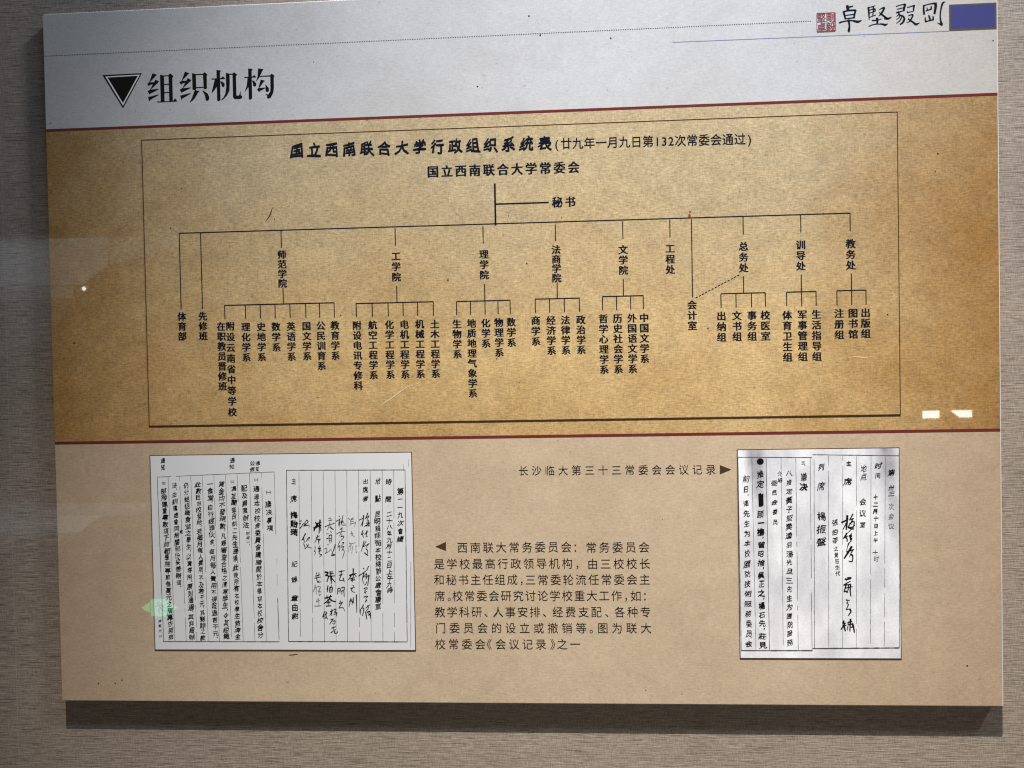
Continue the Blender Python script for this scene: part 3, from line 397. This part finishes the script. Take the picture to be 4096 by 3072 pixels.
def facsimile_paper(name, marble):
    m = bpy.data.materials.new(name)
    g = G(m)
    x, y, z = g.sep()
    n = g.rng(g.noise((16, 1, 9), 6, 0.62, (2, 0, 4)), 0.38, 0.62, 0, 1)
    c = g.mix(g.math('MULTIPLY', n, 0.85 if marble else 0.25), (0.83, 0.865, 0.92) if marble else (0.625, 0.65, 0.695), (0.52, 0.535, 0.60) if marble else (0.57, 0.59, 0.63))
    if marble:
        # worn dark folds across the two upper corners of the old page
        for x0, sl in ((0.905, 0.10), (1.066, 0.10)):
            d = g.math('ABSOLUTE', g.math('SUBTRACT', x, g.math('ADD', g.math('MULTIPLY', g.math('SUBTRACT', z, 0.30), -sl), x0)))
            f = g.math('MULTIPLY', g.rng(d, 0.004, 0.015, 1, 0), g.rng(z, 0.17, 0.30, 0, 0.95))
            c = g.mix(g.math('MULTIPLY', f, g.rng(g.noise((60, 1, 60), 4, 0.6), 0.3, 0.7, 0.5, 1)), c, (0.20, 0.195, 0.24))
        f = g.rng(g.noise((420, 1, 420), 2, 0.6), 0.30, 0.70, 0.94, 1.10)
        c = g.scale(c, f)
    else:
        f = g.rng(g.noise((300, 1, 300), 2, 0.5, (8, 8, 8)), 0.73, 0.78, 0, 0.6)
        c = g.mix(f, c, (0.25, 0.25, 0.26))
    g.L.new(c, g.b.inputs['Base Color'])
    g.b.inputs['Roughness'].default_value = 0.55
    coat(g.b)
    return m
M['paper'] = facsimile_paper('white_copy_paper', False)
M['old_paper'] = facsimile_paper('marbled_copy_paper', True)

# ------------------------------------------------------------------ mesh building (panel coordinates: x right, z up, y away from the viewer; millimetres in, metres out)
class MB:
    def __init__(s): s.v, s.f, s.mi = [], [], []
    def poly(s, pts, depth, mat=0):
        """flat piece of print facing the viewer, depth in mm in front of the panel face"""
        i = len(s.v)
        for p in pts: s.v.append((p[0] / 1000, -depth / 1000, p[1] / 1000))
        a = sum(pts[k][0] * pts[(k + 1) % len(pts)][1] - pts[(k + 1) % len(pts)][0] * pts[k][1] for k in range(len(pts)))
        if len(pts) <= 4 and _convex(pts):
            s.f.append(tuple(range(i, i + len(pts))) if a > 0 else tuple(range(i + len(pts) - 1, i - 1, -1)))
            return
        for t in tessellate_polygon([[Vector((p[0], p[1], 0)) for p in pts]]):
            q = [pts[k] for k in t]
            ar = (q[1][0] - q[0][0]) * (q[2][1] - q[0][1]) - (q[2][0] - q[0][0]) * (q[1][1] - q[0][1])
            t = [i + k for k in t]
            s.f.append(tuple(t) if ar > 0 else tuple(reversed(t)))
    def line(s, x0, z0, x1, z1, w, depth):
        dx, dz = x1 - x0, z1 - z0
        l = math.hypot(dx, dz) or 1
        nx, nz = -dz / l * w / 2, dx / l * w / 2
        s.poly([(x0 + nx, z0 + nz), (x0 - nx, z0 - nz), (x1 - nx, z1 - nz), (x1 + nx, z1 + nz)], depth)
    def disc(s, x, z, r, depth, n=8, ry=None):
        ry = ry or r
        s.poly([(x + r * math.cos(2 * math.pi * k / n), z + ry * math.sin(2 * math.pi * k / n)) for k in range(n)], depth)
    def box(s, x0, x1, y0, y1, z0, z1):
        i = len(s.v)
        for x, y, z in ((x0, y0, z0), (x1, y0, z0), (x1, y1, z0), (x0, y1, z0), (x0, y0, z1), (x1, y0, z1), (x1, y1, z1), (x0, y1, z1)):
            s.v.append((x / 1000, y / 1000, z / 1000))
        for q in ((0, 3, 2, 1), (4, 5, 6, 7), (0, 1, 5, 4), (1, 2, 6, 5), (2, 3, 7, 6), (3, 0, 4, 7)):
            s.f.append(tuple(i + k for k in q))
    def glyph(s, ch, tf, depth, off=0.0):
        """one character; off (in ems) thickens its strokes with overlapping impressions, each a hair above the last"""
        vs, fs = glyph(ch)
        o = off
        if o == 'song':                                # upright strokes heavy, level strokes light
            sh = [(0.042, 0), (-0.042, 0), (0.014, 0.012), (-0.014, -0.012)]
        else: sh = [(0, 0)] if o <= 0 else [(o, 0), (-o, 0), (0, o * 0.7), (0, -o * 0.7)] if o < 0.03 else \
             [(o * math.cos(a * math.pi / 4), o * math.sin(a * math.pi / 4)) for a in range(8)]
        for j, (ox, oy) in enumerate(sh):
            i = len(s.v)
            for x, y in vs:
                X, Z = tf(x + ox, y + oy)
                s.v.append((X / 1000, -(depth + 0.006 * j) / 1000, Z / 1000))
            for f in fs: s.f.append(tuple(i + k for k in f))
    def stroke(s, pts, depth):
        """brush stroke: (x, z, width) knots, smoothed"""
        P = [Vector(p) for p in pts]
        Q = []
        for k in range(len(P) - 1):
            a, b, c, d = P[max(k - 1, 0)], P[k], P[k + 1], P[min(k + 2, len(P) - 1)]
            sub = 4 if len(P) > 2 else 1
            for j in range(sub):
                t = j / sub
                Q.append(0.5 * ((2 * b) + (c - a) * t + (2 * a - 5 * b + 4 * c - d) * t * t + (3 * b - a - 3 * c + d) * t ** 3))
        Q.append(P[-1])
        L_, R_ = [], []
        for k, p in enumerate(Q):
            d = (Q[min(k + 1, len(Q) - 1)] - Q[max(k - 1, 0)])
            l = math.hypot(d.x, d.y) or 1
            w = max(p.z, 0.1) / 2
            e = 0
            if k == 0: e = -0.35 * w
            if k == len(Q) - 1: e = 0.35 * w
            cx, cz = p.x + d.x / l * e, p.y + d.y / l * e
            L_.append((cx - d.y / l * w, cz + d.x / l * w))
            R_.append((cx + d.y / l * w, cz - d.x / l * w))
        for k in range(len(Q) - 1):
            s.poly([R_[k], R_[k + 1], L_[k + 1], L_[k]], depth)
    def build(s, name, mat, parent=None, label=None):
        me = bpy.data.meshes.new(name)
        me.from_pydata(s.v, [], s.f)
        me.materials.append(mat)
        me.validate()
        me.update()
        o = bpy.data.objects.new(name, me)
        COL.objects.link(o)
        if parent: o.parent = parent
        if label: o['label'] = label
        return o

def _convex(p):
    sg = 0
    n = len(p)
    for k in range(n):
        a, b, c = p[k], p[(k + 1) % n], p[(k + 2) % n]
        cr = (b[0] - a[0]) * (c[1] - b[1]) - (b[1] - a[1]) * (c[0] - b[0])
        if cr * sg < 0: return False
        if cr: sg = cr
    return True

_GC = {}
_fc = bpy.data.curves.new('lettering', 'FONT')
_fc.resolution_u = 2
_fo = bpy.data.objects.new('lettering', _fc)
COL.objects.link(_fo)
def glyph(ch):
    if ch not in _GC:
        _fc.body = ch
        bpy.context.view_layer.update()
        me = bpy.data.meshes.new_from_object(_fo.evaluated_get(bpy.context.evaluated_depsgraph_get()))
        _GC[ch] = ([(v.co.x, v.co.y) for v in me.vertices], [tuple(p.vertices) for p in me.polygons])
        bpy.data.meshes.remove(me)
    return _GC[ch]

def ext(ch, off=0.0):
    vs, _ = glyph(ch)
    xs = [v[0] for v in vs]; ys = [v[1] for v in vs]
    return min(xs), max(xs), min(ys), max(ys)

PUNCT = '，。、：《》（）()'
INK = 0.14                                         # print stands this far (mm) proud of its sheet

def row(mb, t, x0, z0, x1, z1, h, depth, off, sx=None, natural=False, brush=0.0):
    """a horizontal line of print whose ink runs from x0 to x1, centred on z0..z1"""
    s = h / 0.95
    sx = sx or s * 0.96
    if natural:
        adv = [0.62 if c in '()' else 0.58 if c.isdigit() else 1.0 for c in t]
        tot = sum(adv)
        u = (x1 - x0) / (tot - 0.3)
        cur = x0 - 0.12 * u
        cs = []
        for a in adv:
            cs.append(cur + a * u / 2); cur += a * u
        sx = u * 0.98
    else:
        n = len(t)
        iw = sx * 0.90
        cs = [(x0 + x1) / 2] if n == 1 else [x0 + iw / 2 + (x1 - x0 - iw) * k / (n - 1) for k in range(n)]
    for k, c in enumerate(t):
        zc = z0 + (z1 - z0) * (cs[k] - x0) / max(x1 - x0, 1)
        e = ext(c, off)
        gx = (e[0] + e[1]) / 2 if (c in PUNCT or c.isdigit()) else 0.5
        gs = sx
        def tf(x, y, X=cs[k], Z=zc, gx=gx):
            x -= gx; y -= 0.39
            if brush:                                  # running script: strokes rise to the right, verticals lean and bow
                x, y = x * (1.0 - 0.30 * (y - 0.05)) + 0.03 * y + 0.03 * math.sin(5 * y + k), y * (0.94 + 0.22 * x) + brush * x + 0.035 * math.sin(5 * x + 2 * k)
            return X + x * gs, Z + y * s
        mb.glyph(c, tf, depth + 0.004 * (k % 2), off)

def column(mb, t, x, zt, zb, s, depth, off):
    """a vertical column of print whose ink runs from zt down to zb"""
    n = len(t)
    for k, c in enumerate(t):
        Z = zt - s * 0.45 - (zt - zb - s * 0.9) * k / max(n - 1, 1)
        mb.glyph(c, lambda a, b: (x + (a - 0.5) * s, Z + (b - 0.39) * s), depth, off)

R = random.Random(29)
def hand(mb, t, x0, z0, x1, z1, w, style, depth):
    """a column of brush or pen handwriting: every character tilted, stretched and warped a little differently"""
    off = {'n': 0.018, 'b': 0.030, 's': 0.0, 'l': 0.0, 'g': 0.0}[style]
    if t[0] == '（':
        for c, dx in zip(t, (-0.75, 0, 0.75)):
            e = ext(c, off)
            mb.glyph(c, lambda a, b: (x0 + dx * w * 0.62 + (a - (e[0] + e[1]) / 2) * w, (z0 + z1) / 2 + (b - 0.39) * w), depth, off)
        return
    wt = [0.42 if c in '，。、' else 1.0 for c in t]
    tot = sum(wt)
    cur = 0
    big = style == 's'
    for c, q in zip(t, wt):
        f = (cur + q / 2) / tot
        X, Z = x0 + (x1 - x0) * f, z0 + (z1 - z0) * f
        ph = abs(z1 - z0) / tot
        cur += q
        if c in '，。、':
            e = ext(c, 0)
            mb.glyph(c, lambda a, b: (X + w * 0.30 + (a - (e[0] + e[1]) / 2) * w * 0.8, Z + ph * 0.1 + (b - (e[2] + e[3]) / 2) * w * 0.8), depth, off)
            continue
        hs = min(ph * 1.02, w * 1.4) if big else min(ph * 0.98, w * 1.15)
        ws = w * 1.06 * (R.uniform(0.72, 1.25) if big else R.uniform(0.80, 1.12))
        hs *= R.uniform(0.84, 1.08)
        an = math.radians(R.uniform(0, 10) + (4 if big else 0))
        sh = R.uniform(-0.02, 0.16) + (0.10 if big else 0)
        p1, p2 = R.uniform(0, 6.3), R.uniform(0, 6.3)
        am = 0.085 if big else 0.045
        jx, jz = R.uniform(-0.06, 0.06) * w, R.uniform(-0.05, 0.05) * hs
        def tf(a, b):
            a -= 0.5; b -= 0.39
            a, b = a + am * math.sin(6 * b + p1) + 0.5 * am * math.sin(9 * a + p2), b + am * math.sin(5 * a + p2)
            a += sh * b
            if big: a *= 1 - 0.35 * (b - 0.1)          # signatures spread towards their foot
            a, b = a * ws, b * hs + a * math.tan(an) * ws
            return X + a + jx, Z + b + jz
        mb.glyph(c, tf, depth, max(0.0, off + R.uniform(-0.012, 0.010)))

# ------------------------------------------------------------------ the wall
w = MB()
w.box(-1500, 2800, 16, 116, -1400, 1500)
wall = w.build('wall', M['wall'])
wall.location = (0, 0, BASE)
wall['kind'] = 'structure'
wall['label'] = 'grey-brown wall covered in horizontally streaked textile wallpaper'
wall['category'] = 'wall'

# ------------------------------------------------------------------ the panel
panel = bpy.data.objects.new('exhibition_panel', None)
COL.objects.link(panel)
panel.location = (0, 0, BASE)
panel['label'] = 'wide printed exhibition board with Chinese organization chart and two page copies, on streaked wall'
panel['category'] = 'exhibition panel'

b = MB()
b.box(0.2, 1201.6, 0.6, 12.5, -1.4, 900.2)
board = b.build('board', M['board'], panel)
bv = board.modifiers.new('bevel', 'BEVEL')
bv.width, bv.segments = 0.0008, 2

def sheet(name, mat, z0, z1, label):
    q = MB()
    q.box(0, 1200, 0, 0.5, z0, z1)
    return q.build(name, mat, panel, label)
sheet('header_band', M['header'], 749, 898.5, 'pale grey linen-look band across the top')
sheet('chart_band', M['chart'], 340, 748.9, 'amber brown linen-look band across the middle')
sheet('lower_band', M['lower'], 0, 339.9, 'beige linen-look band across the bottom')

def rule(z0a, z0b, z1a, z1b, label):
    q = MB()
    q.poly([(0, z0b), (1200, z1b), (1200, z1a), (0, z0a)], INK)
    q.build('red_rule', M['red'], panel, label)
rule(750.4, 747.1, 750.4, 747.1, 'dark red line under the pale header')
rule(341.9, 338.3, 341.9, 338.3, 'dark red line under the amber band')

# header print
q = MB()
(xa, za), (xb, zb) = DOTS
n = 446
for k in range(n):
    q.disc(xa + (xb - xa) * k / (n - 1), za + (zb - za) * k / (n - 1), 0.62, INK, 6)
q.build('dotted_rule', M['ink'], panel)
q = MB()
q.line(*BLUE_RULE[0], *BLUE_RULE[1], 0.75, INK)
q.build('blue_rule', M['blue_line'], panel)
q = MB()
q.poly([(1143.7, 859.1), (1199.6, 859.1), (1199.6, 827.1), (1143.7, 827.1)], INK)
bb = q.build('blue_block', M['blue_edge'], panel, 'blue rectangle with a grey edge')
q = MB()
q.poly([(1145.9, 857.2), (1197.2, 857.2), (1197.2, 829.9), (1145.9, 829.9)], INK + 0.05)
q.build('blue_fill', M['blue'], bb)
q = MB()
for k, s_ in enumerate(CALLIGRAPHY): q.stroke([(x_, z_, w_ * 1.2 + 0.15) for x_, z_, w_ in s_], INK + 0.012 * (k % 5))
q.build('calligraphy', M['navy'], panel, 'four brush-written characters beside the blue rectangle')
q = MB()
(sx0, sz1), (sx1, sz0) = SEAL
cw, chh = (sx1 - sx0) / 2, (sz1 - sz0) / 2
for c, i, j in (('剛', 1, 0), ('毅', 1, 1), ('堅', 0, 0), ('卓', 0, 1)):
    X, Z = sx0 + cw * (i + 0.5), sz1 - chh * (j + 0.5)
    q.glyph(c, lambda a, b_: (X + (a - 0.5) * cw * 1.02, Z + (b_ - 0.39) * chh * 1.04), INK + 0.03, 0.022)
t_ = 1.0
for l in ((sx0, sz1, sx1, sz1, .8), (sx0, sz0, sx1, sz0, 2.0), (sx0, sz0, sx0, sz1, .8), (sx1, sz0, sx1, sz1, 1.5)):
    q.line(*l, INK + 0.01 * t_); t_ += 1
q.build('seal_stamp', M['seal'], panel, 'small square red seal')
q = MB()
for k, p in enumerate(HEADING_GLYPHS): q.poly(p, INK + 0.01 * (k % 7))
q.build('heading_text', M['ink'], panel, 'large black heading of four characters')
q = MB(); q.poly(TRI_OUT, INK); tri = q.build('heading_triangle', M['navy'], panel)
q = MB(); q.poly(TRI_MID, INK + 0.04); q.build('triangle_outline', M['white'], tri)
q = MB(); q.poly(TRI_IN, INK + 0.08); q.build('triangle_fill', M['ink'], tri)

# the chart: print raised as a thin plate so its edges cast shade
PL = 0.7
fx0, fx1, fz0, fz1 = 128.0, 1081.4, 360.3, 732.0
q = MB()
q.box(fx0, fx1, -PL, -0.02, fz0, fz1)
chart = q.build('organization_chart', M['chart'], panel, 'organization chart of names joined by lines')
q = MB()
bw = 1.1
D = PL + INK
for l in ((fx0, fz1 - bw / 2, fx1, fz1 - bw / 2), (fx0, fz0 + bw / 2, fx1, fz0 + bw / 2)): q.line(*l, bw, D)
for l in ((fx0 + bw / 2, fz0 + bw, fx0 + bw / 2, fz1 - bw), (fx1 - bw / 2, fz0 + bw, fx1 - bw / 2, fz1 - bw)): q.line(*l, bw, D)
q.build('chart_border', M['brown'], chart)
q = MB()
for k, (x0, z0, x1, z1, lw) in enumerate(CONNECTORS):
    if abs(x1 - x0) < 0.1 * abs(z1 - z0): x0 = x1 = (x0 + x1) / 2
    elif abs(z1 - z0) < 0.03 * abs(x1 - x0): z0 = z1 = (z0 + z1) / 2
    q.line(x0, z0, x1, z1, lw * 1.2, D + 0.01 * (k % 6))
q.build('connector_lines', M['navy'], chart)
for t, x, zt, zb in COLUMNS:
    q = MB()
    column(q, t, x, zt, zb, 11.9, D, 'song')
    q.build('department_name', M['navy'], chart)

capt = None
for name, t, x0, z0, x1, z1, h in ROWS:
    q = MB()
    if name == 'chart_title':
        row(q, t, x0, z0, x1, z1, h * 0.93, D, 0.034, sx=17.0, brush=0.06)
        q.build(name, M['navy'], chart, 'bold brush-style chart title')
    elif name == 'chart_date':
        row(q, t, x0, z0, x1, z1, h, D, 0.014, natural=True)
        q.build(name, M['navy'], chart)
    elif name in ('committee_name', 'secretary_name'):
        row(q, t, x0, z0, x1, z1, h, D, 'song')
        q.build(name, M['navy'], chart)
    elif name == 'record_caption':
        row(q, t, x0, z0, x1, z1, h, INK, -0.012)
        rc = q.build(name, M['ink'], panel, 'one-line caption pointing right')
        q = MB(); q.poly(ARROW_R, INK); q.build('caption_arrow', M['arrow'], rc)
    else:
        capt = capt or MB()
        row(capt, t, x0, (z0 + z1) / 2, x1, (z0 + z1) / 2, 14.0, INK, -0.012)
cp = capt.build('committee_caption', M['ink'], panel, 'seven-line caption pointing left')
q = MB(); q.poly(ARROW_L, INK); q.build('caption_arrow', M['arrow'], cp)

# the two page copies
def facsimile(name, label, x0, x1, z0, z1, mat):
    q = MB()
    q.box(x0, x1, -PL, -0.02, z0, z1)  # page print raised too, so its edges cast shade
    o = q.build(name, M['brown'], panel, label)
    q = MB()
    bw = 1.0
    q.poly([(x0 + bw, z0 + bw), (x1 - bw, z0 + bw), (x1 - bw, z1 - bw), (x0 + bw, z1 - bw)], PL + 0.06)
    q.build('page', mat, o)
    return o
def rules(data, parent):
    q = MB()
    for k, (x0, z0, x1, z1, lw) in enumerate(data):
        n = max(2, int(math.hypot(x1 - x0, z1 - z0) / 6))   # old copied rules: uneven width, small breaks
        for j in range(n):
            if R.random() < 0.05 and lw < 0.7: continue
            a, b_ = j / n, (j + 1.0) / n
            q.line(x0 + (x1 - x0) * a, z0 + (z1 - z0) * a, x0 + (x1 - x0) * b_, z0 + (z1 - z0) * b_, lw * R.uniform(0.75, 1.2), D + 0.01 * (k % 5))
    q.build('ruled_lines', M['rule_ink'] if parent.name.startswith('minutes') else M['rule_ink'], parent)
def write(data, parent, part):
    for k, (t, x0, z0, x1, z1, w_, st) in enumerate(data):
        q = MB()
        hand(q, t, x0, z0, x1, z1, w_, st, D + 0.06 + 0.008 * (k % 3))
        q.build(part, M['faded'] if st == 'l' else M['ink'], parent)

def signatures(parent, page):
    """brush and pen names: one part per written character, each stroke tapering from press to lift"""
    for key, strokes in SIGNATURE_STROKES:
        if (key == 'r') != (page == 'r'): continue
        q = MB()
        for k, (w_, pts) in enumerate(strokes):
            n = len(pts)
            q.stroke([(x_, z_, w_ * 1.5 * (1.12 - 0.45 * i / max(n - 1, 1)) * R.uniform(0.9, 1.1)) for i, (x_, z_) in enumerate(pts)], D + 0.09 + 0.008 * (k % 6))
        q.build('signature', M['faded'] if key == 'l' else M['ink'], parent)

fa = facsimile('minutes_page', 'copy of a two-leaf ruled meeting record in white', 127.9, 473.0, 67.0, 322.7, M['paper'])
rules(RULES_LEFT + RULES_RIGHT, fa)
write(HAND_MINUTES + HAND_HEADING, fa, 'handwriting_column')
signatures(fa, 'm')
fb = facsimile('record_page', 'copy of a worn grey ruled page with bold brush writing', 882.1, 1079.4, 57.8, 320.4, M['old_paper'])
rules(RULES_RECORD, fb)
write(HAND_RECORD, fb, 'handwriting_column')
signatures(fb, 'r')
for bl in BLOTS:
    q = MB(); q.poly(bl, D + 0.1); q.build('ink_blot', M['ink'], fb)

# specks, a hair and faint scuffs in the printed paper
q = MB()
for x, z, r in SPECKS:
    dp = D if (fx0 < x < fx1 and fz0 < z < fz1) else INK
    r = min(r, 1.4) * 0.8
    q.disc(x, z, r, dp + 0.02, 8, r * R.uniform(0.8, 1.25))
for i in range(150):
    x, z = R.uniform(8, 1192), R.uniform(8, 890)
    if 345 < z < 745 or R.random() < 0.4:
        if 127 < x < 474 and 66 < z < 324 or 881 < x < 1080 and 57 < z < 322: continue
        dp = D if (fx0 < x < fx1 and fz0 < z < fz1) else INK
        r = R.uniform(0.2, 0.45)
        q.disc(x, z, r, dp + 0.02, 6, r * R.uniform(0.7, 1.4))
q.stroke([(x, z, wd_) for (x, z), wd_ in zip(HAIR, (0.9, 1.4, 1.0, 0.5))], D + 0.02)
q.build('paper_specks', M['speck'], panel)['kind'] = 'stuff'

M['red_mark'] = plain('red_mark_ink', (0.24, 0.055, 0.035))
for dx, dz, r in ((0, 0, 1.7), (0.8, 4.6, 1.2)):
    q = MB(); q.disc(RED_MARK[0] + dx, RED_MARK[1] + dz, r, D + 0.03, 7, r * 1.3); q.build('red_mark', M['red_mark'], panel)
q = MB(); q.stroke([(DASH[0] - 6, DASH[1] - 0.6, 0.6), (DASH[0], DASH[1], 1.2), (DASH[0] + 6, DASH[1] + 0.8, 0.6)], INK + 0.02)
q.build('pen_dash', M['speck'], panel)
M['scuff'] = plain('pale_scuff', (0.62, 0.50, 0.31))
for sc in SCUFFS:
    q = MB(); q.stroke([(x_, z_, w_) for (x_, z_), w_ in zip(sc, (0.4, 1.1, 1.4, 1.0, 0.4))], D + 0.01); q.build('scuff_mark', M['scuff'], panel)

# ------------------------------------------------------------------ lit things across the hall that the glossy print mirrors
def thing(name, loc, label, cat):
    o = bpy.data.objects.new(name, None)
    COL.objects.link(o)
    o.location = loc
    o['label'], o['category'] = label, cat
    return o
def back(mb):                                      # turn a piece built facing -y round to face the panel
    mb.v = [(-x, -y, z) for x, y, z in mb.v]
    return mb

ex = thing('exit_sign', (-2.27, -4.2, BASE - 1.27), 'green lit exit sign low on the far side, mirrored in the glossy print', 'exit sign')
q = MB(); q.box(-160, 160, 2, 30, -75, 75); back(q).build('sign_housing', M['dark_plastic'], ex)
M['exit'] = glow('green_sign_light', (0.10, 1.0, 0.48), 5.2)
M['exit_dim'] = glow('green_arrow_light', (0.10, 1.0, 0.32), 5.0)
q = MB(); q.poly([(-70, -63), (70, -63), (70, 63), (-70, 63)], 0); back(q).build('lit_panel', M['exit'], ex)
for tip in ([(78, -40), (145, 0), (78, 40)], [(-78, 30), (-140, 0), (-78, -30)]):
    q = MB(); q.poly(tip, 0); back(q).build('lit_arrow', M['exit_dim'], ex)
q = MB()
q.disc(12, 38, 11, 1.5, 10)
q.stroke([(4, 24, 20), (-6, 0, 18), (10, -20, 14), (-4, -50, 12)], 1.5)
q.stroke([(-6, -2, 14), (-26, -22, 12), (-46, -26, 10)], 1.7)
q.stroke([(4, 22, 10), (26, 8, 9), (38, 16, 8)], 1.9)
q.stroke([(0, 20, 10), (-22, 18, 9), (-30, 0, 8)], 2.1)
back(q).build('running_figure', M['dark_plastic'], ex)

M['lamp'] = glow('white_lamp_light', (1.0, 0.98, 0.95), 19)
wl = thing('wall_lamp', (3.40, -4.2, BASE + 0.078), 'pair of short white lit tubes on the far side, mirrored in the glossy print', 'lamp')
q = MB(); q.box(-190, 190, 2, 40, -45, 45); back(q).build('lamp_housing', M['dark_plastic'], wl)
q = MB(); q.poly([(44, -26), (157, -26), (157, 26), (44, 26)], 0); back(q).build('lamp_tube', M['lamp'], wl)
q = MB(); q.poly([(-178, -24), (-93, -24), (-32, 26), (-178, 26)], 0); back(q).build('lamp_tube', M['lamp'], wl)
sp_ = thing('spot_lamp', (-2.785, -4.2, BASE + 1.106), 'tiny white spot lamp on the far side, mirrored in the glossy print', 'lamp')
q = MB(); q.box(-25, 25, 2, 50, -25, 25); back(q).build('lamp_housing', M['dark_plastic'], sp_)
q = MB(); q.disc(0, 0, 15, 0, 12); back(q).build('lamp_lens', M['lamp'], sp_)

# unseen glowing panels added so their mirror image veils the print's left side
sc_ = thing('veil_panels', (-3.0, -4.5, BASE), 'unseen glowing panels added on the far side, mirrored in the glossy print', 'glow panels')
q = MB(); q.box(-1600, 1700, 2, 60, -900, 1700); back(q).build('veil_backing', M['dark_plastic'], sc_)
for k, (lv, poly) in enumerate(VEILS):
    q = MB()
    q.poly([(-(x_ + 3000), z_) for x_, z_ in poly], 0.4 * k)
    back(q).build('lit_panel', glow('veil_glow', (0.80, 0.90, 1.0), lv), sc_)

bpy.data.objects.remove(_fo)
bpy.data.curves.remove(_fc)
